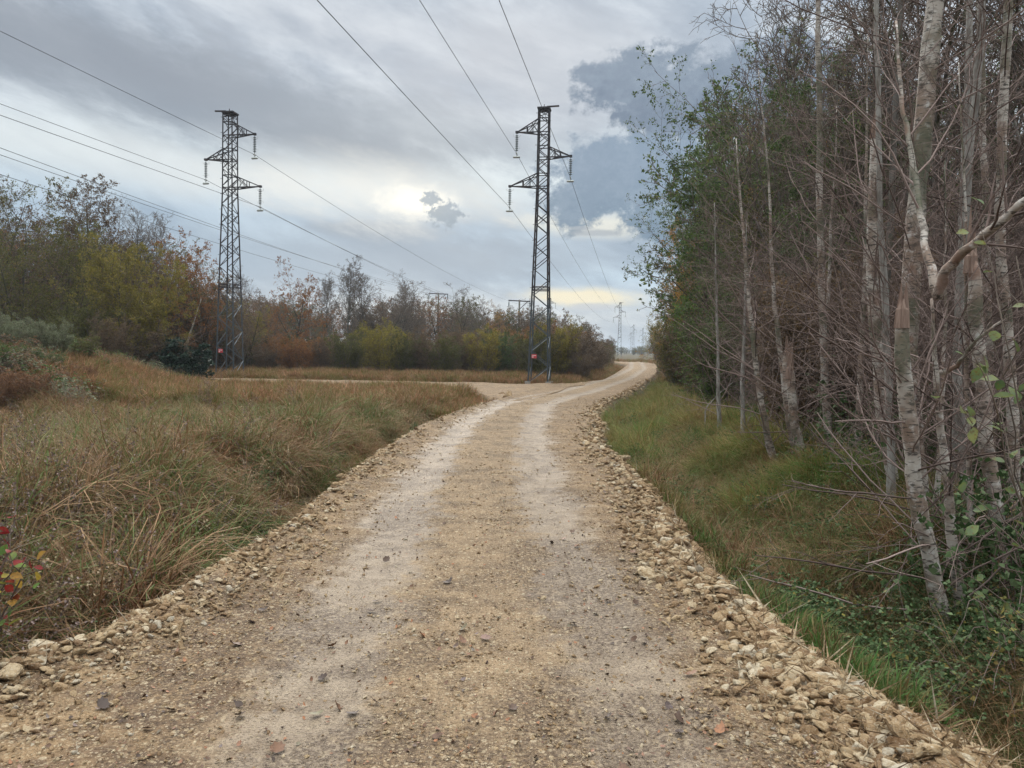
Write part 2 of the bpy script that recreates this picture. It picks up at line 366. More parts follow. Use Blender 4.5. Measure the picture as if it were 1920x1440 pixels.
# side track across the back of the meadow: near and far edges as Y(x)
TXn = np.array([-80, -30, -12, -7, -4, -2.2, -1.2, -.3, 0.5, 2.0, 3.2, 4.5]); TYn = np.array([46, 43.5, 42.5, 41.5, 40, 37, 32.5, 28, 27.0, 36, 44, 47.5])
TXf = np.array([-80, -30, -12, 0, 5]); TYf = np.array([51, 48.0, 47.5, 48.2, 49])
def track_d(x, y):
    yn = np.interp(x, TXn, TYn); yf = np.interp(x, TXf, TYf)
    d = np.maximum(yn - y, y - yf); return np.where(x > 4, 9.0, d)
def road_out(x, y):
    """distance outside the road surfaces (negative inside)"""
    d1 = np.maximum(XL(y) - x, x - XR(y)); d1 = np.where(y > 128, 9.0, d1)
    return np.minimum(d1, track_d(x, y))
def H(x, y):
    x = np.asarray(x, float); y = np.asarray(y, float)
    d = road_out(x, y)
    z = base(y) - 0.55 * sstep(-0.05, 0.5, d) + 0.42 * sstep(0.7, 2.2, d)
    z = z + sstep(0.3, 2, d) * (0.34 * fbm(x * 0.45, y * 0.45, 3, 2) + 0.30 * fbm(x * 1.5, y * 1.5, 2, 4))
    z = z + 1.5 * sstep(-11.5, -18, x + (y - 26) * .25) * sstep(15, 24, y) * sstep(44, 35, y)
    return z - 0.14 * sstep(0.05, -0.25, d)
def Hf(x, y): return float(H(np.array([x]), np.array([y]))[0])
def ground_px(px, py, dz=0.0):
    """world x,y where the ray through a pixel meets the ground"""
    d = ray(px, py); t = 1.0
    for _ in range(4000):
        p = Vector((0, 0, CAM_H)) + d * t
        if p.z < Hf(p.x, p.y) + dz: break
        t *= 1.006
    return p.x, p.y

# ------------------------------------------------------------------ ground, road, track
def b_ground(t):
    p = pos(t); n = t.noise(p, 0.5, 5, 0.6); n2 = t.noise(p, 9, 5, 0.7); n3 = t.noise(p, 40, 3, 0.6)
    c = t.mix(t.ss(n, 0.4, 0.62), (0.075, 0.055, 0.036), (0.055, 0.062, 0.024))
    c = t.mix(t.ss(n2, 0.42, 0.62), c, (0.12, 0.088, 0.055)); c = t.mix(t.ss(n3, 0.5, 0.7, 0, .8), c, (0.025, 0.02, 0.014))
    return princ(t, c, 0.95, n2, 0.8, 0.05, 0.1)
def sgrid(lo, hi, n, c, k):
    a = np.arcsinh((lo - c) / k); b = np.arcsinh((hi - c) / k); return c + k * np.sinh(np.linspace(a, b, n))
gx = sgrid(-1500, 1500, 420, 0, 5.0); gy = sgrid(-80, 2600, 460, 4, 6.0)
X, Y = np.meshgrid(gx, gy); Z = H(X, Y)
ii = np.arange(len(gy) - 1)[:, None] * len(gx) + np.arange(len(gx) - 1)[None, :]
Q = np.stack([ii, ii + 1, ii + 1 + len(gx), ii + len(gx)], -1).reshape(-1, 4)
ground = link('ground', mkmesh('ground', np.stack([X, Y, Z], -1).reshape(-1, 3), [Q], [material('meadow_soil', b_ground)]))
tag(ground, 'dark soil and leaf litter of the meadow and the wood floor', kind='structure')

def cmid(y): return np.interp(y, [0, 3.7, 7, 12, 17, 25, 32, 45, 60, 90, 125], [-.12, -.15, -.30, -.38, -.28, .35, 1.6, 4.6, 8.3, 14.6, 20.0])
def b_road(t):
    p = pos(t); lat = attr(t, 'lat'); yy = attr(t, 'yy'); al = t.m('ABSOLUTE', lat)
    big = t.noise(p, 0.9, 4, 0.6, 0.6); mid = t.noise(p, 5.0, 5, 0.65); fine = t.noise(p, 38, 4, 0.7); vf = t.noise(p, 120, 3, 0.7)
    sp = t.new('ShaderNodeSeparateXYZ'); t.l.new(p, sp.inputs[0])
    lw = t.m('ADD', al, t.m('MULTIPLY', t.m('SUBTRACT', mid, 0.5), 0.75))
    lw = t.m('ADD', lw, t.m('MULTIPLY', t.m('SUBTRACT', big, 0.5), 0.8))
    tr = t.m('MULTIPLY', t.ss(lw, 0.30, 0.62), t.ss(lw, 1.25, 0.88))
    tan = t.mix(t.ss(mid, 0.35, 0.65), (0.262, 0.178, 0.104), (0.185, 0.124, 0.074))
    edge_c = t.mix(t.ss(mid, 0.35, 0.65), (0.255, 0.165, 0.088), (0.135, 0.084, 0.050))
    c = t.mix(t.ss(lw, 0.9, 1.3), tan, edge_c)
    c = t.mix(t.m('MULTIPLY', tr, 0.52), c, t.mix(t.ss(mid, 0.4, 0.65), (0.245, 0.198, 0.15), (0.175, 0.134, 0.097)))
    # damp, churned patches
    dn = t.noise(p, 1.3, 5, 0.65, 0.8)
    for (lx, ly, wx, wy, am) in ((0.95, 5.4, .75, 1.6, .24), (-1.35, 4.2, .6, 1.1, .18), (0.85, 3.3, .8, .5, .16), (-0.2, 2.9, 1.3, .35, .15), (-.75, 7.5, .35, 1.5, .10)):
        e1 = t.m('DIVIDE', t.m('SUBTRACT', lat, lx), wx); e2 = t.m('DIVIDE', t.m('SUBTRACT', yy, ly), wy)
        dn = t.m('ADD', dn, t.m('MULTIPLY', t.ss(t.m('ADD', t.m('MULTIPLY', e1, e1), t.m('MULTIPLY', e2, e2)), 1.0, 0.0), am))
    dk = t.m('MULTIPLY', t.ss(dn, 0.48, 0.60), t.ss(fine, 0.36, 0.6))
    c = t.mix(t.m('MULTIPLY', dk, 0.9), c, (0.085, 0.055, 0.035))
    # crushed grit: light and dark grains
    for sc, thr, amt in ((26, 0.30, 0.55), (55, 0.30, 0.6), (110, 0.32, 0.6)):
        n = t.new('ShaderNodeTexVoronoi'); t.l.new(p, n.inputs['Vector']); n.inputs['Scale'].default_value = sc
        sh = t.new('ShaderNodeSeparateColor'); t.l.new(n.outputs['Color'], sh.inputs[0])
        inside = t.ss(n.outputs['Distance'], thr + .12, thr)
        sel = t.m('MULTIPLY', t.m('GREATER_THAN', sh.outputs[0], 0.62), t.m('SUBTRACT', 1.0, t.m('MULTIPLY', tr, 0.65)))
        g = t.mix(sh.outputs[1], (0.24, 0.165, 0.09), (0.50, 0.40, 0.27))
        c = t.mix(t.m('MULTIPLY', t.m('MULTIPLY', inside, sel), amt), c, g)
    c = t.mix(t.ss(vf, 0.56, 0.75, 0, 0.7), c, (0.12, 0.088, 0.06))
    c = t.mix(t.m('MULTIPLY', t.ss(fine, 0.58, 0.72), 0.55), c, (0.14, 0.10, 0.068))
    v1 = t.vor(p, 30); v2 = t.vor(p, 75)
    h = t.m('ADD', t.m('MULTIPLY', fine, 0.8), t.m('ADD', t.m('MULTIPLY', t.ss(v1, 0.5, 0.1), t.ss(tr, 1, 0, 0.15, 0.55)), t.m('MULTIPLY', t.ss(v2, 0.5, 0.1), 0.35)))
    ro = t.ss(tr, 0, 1, 0.95, 0.68)
    return princ(t, c, ro, h, 1.0, 0.02, 0.27)
M['road'] = material('crushed_limestone', b_road)
ys = np.concatenate([np.arange(1.0, 9, 0.045), np.arange(9, 20, 0.12), np.arange(20, 60, 0.4), np.arange(60, 128, 1.0)])
NC = 150
sgn = np.linspace(-1, 1, NC)
Yr = np.repeat(ys[:, None], NC, 1); xl, xr = XL(ys)[:, None], XR(ys)[:, None]; xm = (xl + xr) / 2; hw = (xr - xl) / 2 + 0.22
Xr = xm + hw * sgn[None, :]
din = np.minimum(Xr - xl, xr - Xr)
latr = Xr - cmid(Yr)
Zr = base(Yr) + 0.02 - 0.022 * np.exp(-((np.abs(latr) - .76) / .22) ** 2) - 0.42 * sstep(0.12, -0.24, din) + 0.05 * np.exp(-((din - .22) / .16) ** 2)
Zr += 0.022 * fbm(Xr * 4, Yr * 4, 4, 21) + 0.018 * fbm(Xr * 14, Yr * 14, 2, 22) * (Yr < 20) + (0.05 * fbm(Xr * 5, Yr * 5, 3, 23)) * sstep(0.5, 0.1, din)
ii = np.arange(len(ys) - 1)[:, None] * NC + np.arange(NC - 1)[None, :]
Q = np.stack([ii, ii + 1, ii + 1 + NC, ii + NC], -1).reshape(-1, 4)
road = link('road', mkmesh('road', np.stack([Xr, Yr, Zr], -1).reshape(-1, 3), [Q], [M['road']], attrs={'lat': latr.ravel(), 'yy': Yr.ravel()}))
tag(road, 'crushed limestone track with two paler wheel ruts', kind='structure')
xs = np.concatenate([np.linspace(-80, -14, 60), np.linspace(-13.5, 4.5, 90)]); tt = np.linspace(0, 1, 24)
yn = np.interp(xs, TXn, TYn); yf = np.interp(xs, TXf, TYf)
Xt = np.repeat(xs[:, None], 24, 1); Yt = (yn - .25)[:, None] + ((yf + .25) - (yn - .25))[:, None] * tt[None]
dt = np.minimum(Yt - yn[:, None], yf[:, None] - Yt)
Zt = base(Yt) + 0.008 - 0.35 * sstep(0.1, -.24, dt) + 0.03 * fbm(Xt * 2, Yt * 2, 3, 31) + .06 * np.exp(-((dt - .3) / .2) ** 2)
ii = np.arange(len(xs) - 1)[:, None] * 24 + np.arange(23)[None, :]
Q = np.stack([ii, ii + 24, ii + 25, ii + 1], -1).reshape(-1, 4)
trk = link('side_track', mkmesh('side_track', np.stack([Xt, Yt, Zt], -1).reshape(-1, 3), [Q], [M['road']], attrs={'lat': (Yt * 0 + 2.0).ravel(), 'yy': Yt.ravel()}))
tag(trk, 'pale gravel side track running left behind the meadow', kind='structure')
def RZ(x, y):   # road surface height
    x = np.asarray(x, float); y = np.asarray(y, float); d = np.minimum(x - XL(y), XR(y) - x)
    la = x - cmid(y)
    return base(y) + 0.02 - 0.022 * np.exp(-((np.abs(la) - .76) / .22) ** 2) - 0.42 * sstep(0.12, -0.24, d) + 0.05 * np.exp(-((d - .22) / .16) ** 2)

# ------------------------------------------------------------------ scatter as ONE object (geometry nodes over points)
def scatter(name, P, rot, scl, idx, protos, label, cat=None, kind='stuff'):
    N = len(P)
    me = bpy.data.meshes.new(name); me.vertices.add(N); me.vertices.foreach_set('co', np.asarray(P, np.float32).ravel())
    a = me.attributes.new('rot', 'FLOAT_VECTOR', 'POINT'); a.data.foreach_set('vector', np.asarray(rot, np.float32).ravel())
    scl = np.asarray(scl, np.float32); scl = np.repeat(scl[:, None], 3, 1) if scl.ndim == 1 else scl
    a = me.attributes.new('scl', 'FLOAT_VECTOR', 'POINT'); a.data.foreach_set('vector', scl.ravel())
    a = me.attributes.new('idx', 'INT', 'POINT'); a.data.foreach_set('value', np.asarray(idx, np.int32))
    c = bpy.data.collections.new(name + '_sources')
    for i, pm in enumerate(protos):
        o = bpy.data.objects.new('%s_source_%02d' % (name, i), pm); c.objects.link(o)
    ob = link(name, me)
    g = bpy.data.node_groups.new(name + '_nodes', 'GeometryNodeTree')
    g.interface.new_socket('Geometry', in_out='INPUT', socket_type='NodeSocketGeometry')
    g.interface.new_socket('Geometry', in_out='OUTPUT', socket_type='NodeSocketGeometry')
    gi = g.nodes.new('NodeGroupInput'); go = g.nodes.new('NodeGroupOutput')
    ip = g.nodes.new('GeometryNodeInstanceOnPoints'); ci = g.nodes.new('GeometryNodeCollectionInfo')
    ci.inputs['Collection'].default_value = c; ci.inputs['Separate Children'].default_value = True; ci.inputs['Reset Children'].default_value = True
    def na(nm, ty):
        n = g.nodes.new('GeometryNodeInputNamedAttribute'); n.data_type = ty; n.inputs['Name'].default_value = nm
        return [s for s in n.outputs if s.enabled and s.name == 'Attribute'][0]
    er = g.nodes.new('FunctionNodeEulerToRotation')
    L = g.links.new
    L(na('rot', 'FLOAT_VECTOR'), er.inputs[0]); L(er.outputs[0], ip.inputs['Rotation'])
    L(na('scl', 'FLOAT_VECTOR'), ip.inputs['Scale']); L(na('idx', 'INT'), ip.inputs['Instance Index'])
    ip.inputs['Pick Instance'].default_value = True
    L(gi.outputs[0], ip.inputs['Points']); L(ci.outputs[0], ip.inputs['Instance']); L(ip.outputs[0], go.inputs[0])
    md = ob.modifiers.new('scatter', 'NODES'); md.node_group = g
    tag(ob, label, cat, kind=kind); return ob

# ------------------------------------------------------------------ stones
def b_stone(t):
    o = objc(t); n = t.noise(o, 2.5, 5, 0.65); r = orand(t)
    c = t.ramp(r, [(0, (0.19, 0.115, 0.062)), (.35, (0.33, 0.22, 0.122)), (.7, (0.41, 0.30, 0.18)), (.9, (0.52, 0.42, 0.29)), (1, (0.42, 0.36, 0.28))])
    c = t.mix(t.ss(n, 0.40, 0.68), c, t.mix(1.0, c, (0.62, 0.55, 0.46), 'MULTIPLY'))
    c = t.mix(t.ss(t.noise(o, 7, 3), 0.58, 0.7, 0, 0.5), c, (0.6, 0.55, 0.46))
    return princ(t, c, 0.9, t.noise(o, 9, 5, 0.7), 0.5, 0.08, 0.2)
M['stone'] = material('limestone', b_stone)
def rock_mesh(seed, npts=16, flat=0.65, detail=False):
    r = np.random.default_rng(seed); bm = bmesh.new()
    for _ in range(npts):
        v = r.normal(size=3); v /= np.linalg.norm(v); v *= np.array([1, r.uniform(.62, .85), flat]) * r.uniform(.9, 1.05); bm.verts.new(v)
    h = bmesh.ops.convex_hull(bm, input=bm.verts)
    bmesh.ops.delete(bm, geom=[v for v in bm.verts if not v.link_faces], context='VERTS')
    bmesh.ops.bevel(bm, geom=list(bm.edges), offset=0.10, segments=1, affect='EDGES', profile=0.6)
    if detail:
        bmesh.ops.triangulate(bm, faces=bm.faces); bmesh.ops.subdivide_edges(bm, edges=bm.edges, cuts=1, use_grid_fill=True)
        for v in bm.verts:
            v.co += Vector(r.normal(size=3)) * 0.022
    me = bpy.data.meshes.new('rock'); bm.to_mesh(me); bm.free(); me.materials.append(M['stone']); return me
rocks_lo = [rock_mesh(100 + i, 11 + i % 4, 0.5 + 0.04 * (i % 6)) for i in range(10)]
rocks_hi = [rock_mesh(200 + i, 18, 0.5 + 0.05 * (i % 6), True) for i in range(10)]
def gravel(name, X_, Y_, size, label, lift=0.25):
    n = len(X_); Z_ = RZ(X_, Y_) + size * lift
    rot = np.stack([rng.normal(0, .35, n), rng.normal(0, .35, n), rng.uniform(0, 2 * PI, n)], 1)
    sc = np.stack([size * rng.uniform(.8, 1.3, n), size, size * rng.uniform(.7, 1.1, n)], 1)
    return scatter(name, np.stack([X_, Y_, Z_], 1), rot, sc, rng.integers(0, 10, n), rocks_lo, label)
def ysample(n, y0, y1):       # density that follows the perspective, denser near the camera
    u = rng.random(n); return 1 / ((1 - u) / y0 + u / y1)
# shoulder stones
y1 = ysample(20000, 2.0, 52); o1 = np.abs(rng.normal(0, 0.28, len(y1)) * np.where(rng.random(len(y1)) < .3, 2.0, 1)) - 0.18; k = rng.random(len(y1)) < np.clip(.62 + 2.2 * fbm(y1 * 1.6, o1 * 4, 3, 41), .12, 1); y1, o1 = y1[k], o1[k]
xL = XL(y1) + o1; sL = 0.012 + 0.040 * rng.random(len(y1)) ** 2.6 * np.clip(1.2 - o1, .3, 1.2); sL *= np.clip(1 + (y1 - 10) * 0.02, 1, 2)
k = ~((y1 > 26) & (y1 < 49)); gravel('shoulder_gravel', xL[k], y1[k], sL[k], 'loose crushed limestone along the left road shoulder')
y2 = ysample(26000, 2.0, 60); o2 = np.abs(rng.normal(0, 0.34, len(y2)) * np.where(rng.random(len(y2)) < .3, 1.8, 1)) - 0.22; k = rng.random(len(y2)) < np.clip(.7 + 2.0 * fbm(y2 * 1.6, o2 * 4, 3, 42), .15, 1); y2, o2 = y2[k], o2[k]
xR2 = XR(y2) - o2; sR = (0.018 + 0.062 * rng.random(len(y2)) ** 2.0) * np.clip(1.15 - o2, .3, 1.2); sR *= np.clip(1 + (y2 - 10) * 0.02, 1, 2)
gravel('shoulder_gravel', xR2, y2, sR, 'loose crushed limestone heaped along the right road edge')
# grit over the carriageway, sparse in the ruts
y3 = ysample(42000, 2.2, 34); t3 = rng.random(len(y3)); x3 = XL(y3) + (XR(y3) - XL(y3)) * t3
rut = np.exp(-((np.abs(x3 - cmid(y3)) - .76) / .3) ** 2)
keep = (rng.random(len(y3)) > rut * 0.85) & (rng.random(len(y3)) < 0.25 + 0.75 * sstep(-.4, .3, fbm(x3 * .9, y3 * .9, 3, 77) * 2 + np.abs(t3 - .5) - .2))
x3, y3 = x3[keep], y3[keep]; s3 = 0.0035 + 0.013 * rng.random(len(x3)) ** 3; s3 *= np.clip(1 + (y3 - 4) * 0.05, 1, 2.2)
gravel('road_grit', x3, y3, s3, 'small crushed grit pressed into the road surface', 0.1)
# individual larger rocks
nr = 0
def rock_label(y, s, side):
    size = 'large' if s > .08 else 'fist-sized' if s > .062 else 'smaller' if s > .048 else 'egg-sized'
    zs_ = [(3.3, 'nearest the camera'), (4.2, 'a step beyond the nearest ones'), (5.5, 'level with the short green turf' if side == 'right' else 'level with the near sedge mound'), (7.5, 'level with the near birches' if side == 'right' else 'beside the sedge ditch'),
           (10.5, 'level with the thin birches' if side == 'right' else 'where the shoulder narrows'), (99, 'far along, before the bend')]
    return '%s limestone rock on the %s road edge, %s' % (size, side, next(b for a, b in zs_ if y < a))
def rock(x, y, s, label, group, mesh=None, zoff=None):
    o = link('rock', mesh or random.choice(rocks_hi)); z = float(RZ(np.array([x]), np.array([y]))[0])
    z = max(z, Hf(x, y) + 0.02)
    o.location = (x, y, z + s * 0.32 if zoff is None else z + zoff); o.scale = (s * random.uniform(.9, 1.35), s, s * random.uniform(.7, 1.0))
    o.rotation_euler = (random.gauss(0, .3), random.gauss(0, .3), random.uniform(0, 6.28)); tag(o, label, 'rock', group); return o
for i in range(85):
    y = float(ysample(1, 2.4, 17)[0]); x = float(XR(np.array([y]))[0]) - random.gauss(0.12, .17)
    s = random.uniform(.045, .095); rock(x, y, s, rock_label(y, s, 'right'), 'limestone rocks along the right road edge')
for i in range(40):
    y = float(ysample(1, 2.6, 15)[0]); x = float(XL(np.array([y]))[0]) + random.gauss(0.08, .12)
    s = random.uniform(.035, .075); rock(x, y, s, rock_label(y, s, 'left'), 'limestone rocks along the left road edge')
for px, py, s, lb in [(90, 1238, .11, 'grey flat-topped boulder at the left end of the road shoulder'), (118, 1222, .075, 'pale wedge-shaped rock beside the grey flat boulder'),
                      (258, 1140, .10, 'upright tan rock leaning in the grass left of the road'), (1410, 1100, .05, 'tan rock lying alone in the green grass right of the road'),
                      (1378, 1092, .05, 'brownish rock just off the right road edge, beside the lone tan rock')]:
    x, y = ground_px(px, py); rock(x, y, s, lb, None)
for i, (px, py) in enumerate([(936, 742), (944, 746), (950, 741), (941, 738), (956, 745)]):
    x, y = on_road(px, py); rock(x, y, .22, 'bright white limestone block at the side track corner, ' + ['leftmost', 'second from the left', 'middle', 'backmost', 'rightmost'][i], 'white blocks at the track corner')

# ------------------------------------------------------------------ pylons
def b_steel(t):
    o = objc(t); sp = t.new('ShaderNodeSeparateXYZ'); t.l.new(o, sp.inputs[0]); n = t.noise(o, 3, 4)
    c = t.mix(t.ss(sp.outputs[2], 4.6, 6.4), (0.06, 0.075, 0.085), (0.022, 0.016, 0.018))
    c = t.mix(t.ss(n, 0.5, 0.7, 0, 0.5), c, (0.11, 0.07, 0.055))
    return princ(t, c, 0.6, spec=0.4)
M['steel'] = material('painted_steel', b_steel)
M['galv'] = material('bright_galvanised_brace', lambda t: princ(t, t.mix(t.ss(t.noise(objc(t), 4), .4, .6), (0.30, 0.33, 0.35), (0.16, 0.17, 0.18)), 0.5, metal=0.3))
M['glass'] = material('insulator_glass', lambda t: princ(t, (0.10, 0.12, 0.12), 0.35, spec=0.5))
M['clampm'] = material('weathered_aluminium', lambda t: princ(t, (0.42, 0.43, 0.40), 0.55, metal=0.4))
M['wire'] = material('dark_conductor', lambda t: princ(t, (0.05, 0.052, 0.056), 0.6))
M['red'] = material('red_enamel', lambda t: princ(t, t.mix(t.ss(t.noise(objc(t), 30, 3), .45, .65, 0, .4), (0.50, 0.045, 0.055), (0.55, 0.16, 0.15)), 0.5))
M['white'] = material('white_enamel', lambda t: princ(t, (0.62, 0.50, 0.48), 0.5))
PH = 18.0
def hw_at(z): return np.interp(z, [0, 6, 12.6, PH], [0.68, 0.535, 0.37, 0.35])
def pylon_parts():
    """list of (name, mesh, subparts) - arms towards local -X, +X, -X"""
    out = []
    for sx_ in (-1, 1):
        for sy_ in (-1, 1):
            b = MB(); zs = [-.4, 6, 12.6, PH]
            for a, c in zip(zs[:-1], zs[1:]):
                wa, wc = hw_at(max(a, 0)), hw_at(c); wd = 0.08 if a < 12 else 0.062
                b.bar((sx_ * wa, sy_ * wa, a), (sx_ * wc, sy_ * wc, c), wd, 0.03); b.bar((sx_ * (wa - .03), sy_ * wa, a), (sx_ * (wc - .03), sy_ * wc, c), 0.03, wd)
            out.append(('leg', b.mesh('pylon_leg', [M['steel']], False), []))
    zs = [0.0]
    while zs[-1] < PH - 0.3: zs.append(zs[-1] + 1.55 * hw_at(zs[-1]) + 0.02)
    zs[-1] = PH
    br = MB(); lts = []
    C4 = [(-1, -1), (1, -1), (1, 1), (-1, 1)]
    for i, (a, c) in enumerate(zip(zs[:-1], zs[1:])):
        for fi in range(4):
            p, q = C4[fi], C4[(fi + 1) % 4]
            if (i + (fi // 2)) % 2: p, q = q, p
            wa, wc = hw_at(a), hw_at(c)
            if a < 6 and fi in (1, 2) and i % 2 == 0: lts.append(MB()); tgt = lts[-1]
            else: tgt = br
            tgt.bar((p[0] * wa, p[1] * wa, a), (q[0] * wc, q[1] * wc, c), 0.05, 0.018)
            if i % 3 == 0 and a > 7:
                br.bar((q[0] * wa, q[1] * wa, a), (p[0] * wc, p[1] * wc, c), 0.04, 0.015)
    for z in (6.15, 6.35, 12.95, 13.8, 14.85, 15.6, 16.5, 17.4, PH - .02):
        for fi in range(4):
            p, q = C4[fi], C4[(fi + 1) % 4]; h = hw_at(z); br.bar((p[0] * h, p[1] * h, z), (q[0] * h, q[1] * h, z), 0.06, 0.03)
    out.append(('bracing', br.mesh('pylon_bracing', [M['steel']], False), []))
    for lt in lts: out.append(('bright_brace', lt.mesh('pylon_bright_brace', [M['galv']], False), []))
    cp = MB(); cp.box((0, 0, PH + .06), (.84, .84, .10)); cp.box((-.02, -.05, PH + .16), (.5, .2, .08)); cp.bar((.2, -.2, PH + .15), (1.0, -.22, PH + .17), .10, .07); cp.bar((0, -.1, PH + .1), (0, -.1, PH + .34), .04)
    out.append(('top_plate', cp.mesh('pylon_top', [M['steel']], False), []))
    for z in np.arange(1.6, 17.8, 0.52):
        h = hw_at(z); sgn_ = 1 if int(z / .52) % 2 else -1
        st = MB(); st.bar((sgn_ * h, -h, z), (sgn_ * (h + .15), -h, z), 0.022)
        out.append(('step_bolt', st.mesh('pylon_step', [M['steel']], False), []))
    def arm(dir_, z0, ztop, L_):
        a = MB(); h0, h1 = hw_at(z0), hw_at(ztop); tip = Vector((dir_ * (h0 + L_), 0, z0 + .10))
        for sy_ in (-1, 1):
            f0 = Vector((dir_ * h0, sy_ * h0, z0)); f1 = Vector((dir_ * h1, sy_ * h1, ztop))
            a.bar(f0, tip, 0.06, 0.05); a.bar(f1, tip, 0.06, 0.05)
            m0, m1 = f0.lerp(tip, .52), f1.lerp(tip, .52); a.bar(m0, m1, .05, .04)
            q0, q1 = f0.lerp(tip, .28), f1.lerp(tip, .28); a.bar(f1, m0, .04, .03); a.bar(q0, q1, .03, .03); a.bar(f0, q1, .03, .03)
        fa = [Vector((dir_ * h0, -h0, z0)), Vector((dir_ * h0, h0, z0))]
        ma = [v.lerp(tip, .52) for v in fa]; a.bar(ma[0], ma[1], .05, .03); a.bar(fa[0], ma[1], .04, .03); a.bar(fa[1], ma[0], .04, .03)
        a.box(tip, (.18, .2, .14)); 
        ins = MB(); n = 9; L0 = tip.z - .08
        ins.tubes(np.array([[tip.x, 0, L0], [tip.x, 0, L0 - 1.30]]), np.array([.018, .018]), 6)
        for i_ in range(n):
            z = L0 - .16 - i_ * .118
            ins.tubes(np.array([[tip.x, 0, z + .05], [tip.x, 0, z + .015], [tip.x, 0, z - .015]]), np.array([.03, .105, .10]), 10)
        cl = MB(); zc_ = L0 - 1.33
        cl.box((tip.x, 0, zc_ + .02), (.07, .30, .08)); cl.bar((tip.x, 0, zc_), (tip.x, 0, zc_ - .18), .035)
        cl.tubes(np.array([[tip.x - .24, -.02, zc_ - .22], [tip.x - .2, -.02, zc_ - .22], [tip.x + .2, .02, zc_ - .22], [tip.x + .24, .02, zc_ - .22]]), np.array([.035, .075, .075, .035]), 8)
        rings = []
        for zz, sg in ((L0 - .12, -1), (L0 - 1.02, 1)):
            ring = MB(); rings.append(ring); q = np.linspace(0, 1.1 * PI, 8); ring.tubes(np.stack([tip.x + .24 * np.cos(q), .02 + .10 * np.sin(q), zz + .10 * np.sin(q) * sg], 1), np.full(8, .009), 4)
        return a, ins, cl, rings, Vector((tip.x, 0, zc_ + .02))
    clamps = []
    for d_, z0, z1, L_ in ((-1, 16.5, 17.35, 1.45), (1, 14.85, 15.55, 1.45), (-1, 12.95, 13.8, 1.85)):
        a, i_, cl, rg, cp_ = arm(d_, z0, z1, L_); clamps.append(cp_)
        out.append(('crossarm', a.mesh('pylon_crossarm', [M['steel']], False), []))
        out.append(('insulator_string', i_.mesh('insulator_string', [M['glass']]), [('clamp', cl.mesh('wire_clamp', [M['clampm']]))] + [('arcing_horn', g_.mesh('arcing_horn', [M['clampm']])) for g_ in rg]))
    ft = MB()
    for p in C4: ft.box((p[0] * .69, p[1] * .69, -.1), (.34, .34, .36))
    out.append(('footing', ft.mesh('pylon_footing', [material('footing_concrete', lambda t: princ(t, (.3, .28, .25), .9))], False), []))
    return out, clamps
PARTS, CLAMPS = pylon_parts()
sg_ = MB(); sg_.box((-0.28, -0.735, 1.75), (.33, .02, .26)); SIGN = sg_.mesh('danger_sign', [M['red']], False)
sg_ = MB(); sg_.box((-0.28, -0.748, 1.80), (.25, .006, .045)); sg_.box((-0.36, -0.748, 1.70), (.10, .006, .07)); SIGNW = sg_.mesh('sign_panel', [M['white']], False)
LINE = math.atan2(34.9, 216)          # bearing of the corridor
def pylon(x, y, z, mirror, sc, label, group, sign=True):
    e = empty('pylon', (x, y, z), -LINE, sc); tag(e, label, 'pylon', group)
    for nm, me, subs in PARTS:
        if nm == 'step_bolt' and not sign: continue
        if mirror and (nm in ('crossarm', 'insulator_string', 'top_plate')):
            key = me.name + '_mirrored'
            m2 = bpy.data.meshes.get(key)
            if m2 is None:
                m2 = me.copy(); m2.name = key; m2.transform(Matrix.Scale(-1, 4, (1, 0, 0))); m2.flip_normals()
            me = m2
        o = link(nm, me, e)
        for sn, sm in subs:
            if mirror:
                key = sm.name + '_mirrored'; m2 = bpy.data.meshes.get(key)
                if m2 is None:
                    m2 = sm.copy(); m2.name = key; m2.transform(Matrix.Scale(-1, 4, (1, 0, 0))); m2.flip_normals()
                sm = m2
            link(sn, sm, o)
    if sign:
        s_ = link('danger_sign', SIGN, e); link('lettering_panel', SIGNW, s_)
    R = Matrix.Rotation(-LINE, 3, 'Z')
    pts = []
    for c in CLAMPS:
        q = Vector((-c.x if mirror else c.x, c.y, c.z)); pts.append(Vector((x, y, z)) + R @ (q * sc))
    return pts
def placeX(px, Y, py=660): return at(px, py, Y).x
LB = at(431, 705, 52.0); RB = at(1011, 717, 50.0)
STEP = Vector((34.9, 216, 0))
grp = 'steel lattice pylons receding down the cleared corridor'
WR = [pylon(RB.x, RB.y, RB.z, False, .965, 'dark lattice pylon beside the gravel road with red sign', grp)]
WL = [pylon(LB.x, LB.y, LB.z, True, .965, 'dark lattice pylon standing before the left wood', grp)]
nmR = ['small distant lattice pylon standing clear above the far road end', 'tiny hazy lattice pylon just right of the small distant pylon', 'faint hazy lattice pylon at the far end of the corridor']
for i in range(1, 5):
    P_ = RB + STEP * i * 1.0; P_.z = 0.3
    if i < 4: WR.append(pylon(P_.x + (3.5 if i == 2 else 0), P_.y, P_.z, False, 1.0, nmR[i - 1], grp, False))
nmL = ['distant lattice pylon whose arms show right behind the near right pylon', 'tiny hazy lattice pylon above the left bushes', 'faint tiny lattice pylon left of the corridor end']
for i in range(1, 4):
    P_ = LB + Vector((30.7, 197, 0)) * i; P_.z = 0.2
    WL.append(pylon(P_.x, P_.y, P_.z, True, 1.0, nmL[i - 1], grp, False))
P3 = at(1205, 640, 420); pylon(P3.x, P3.y, 0.0, False, 0.8, 'pale lattice pylon half hidden by the right wood edge', grp, False)
def wirepts(a, b, sag, n=40):
    t_ = np.linspace(0, 1, n); P = np.array(a)[None] * (1 - t_)[:, None] + np.array(b)[None] * t_[:, None]; P[:, 2] -= 4 * sag * t_ * (1 - t_); return P
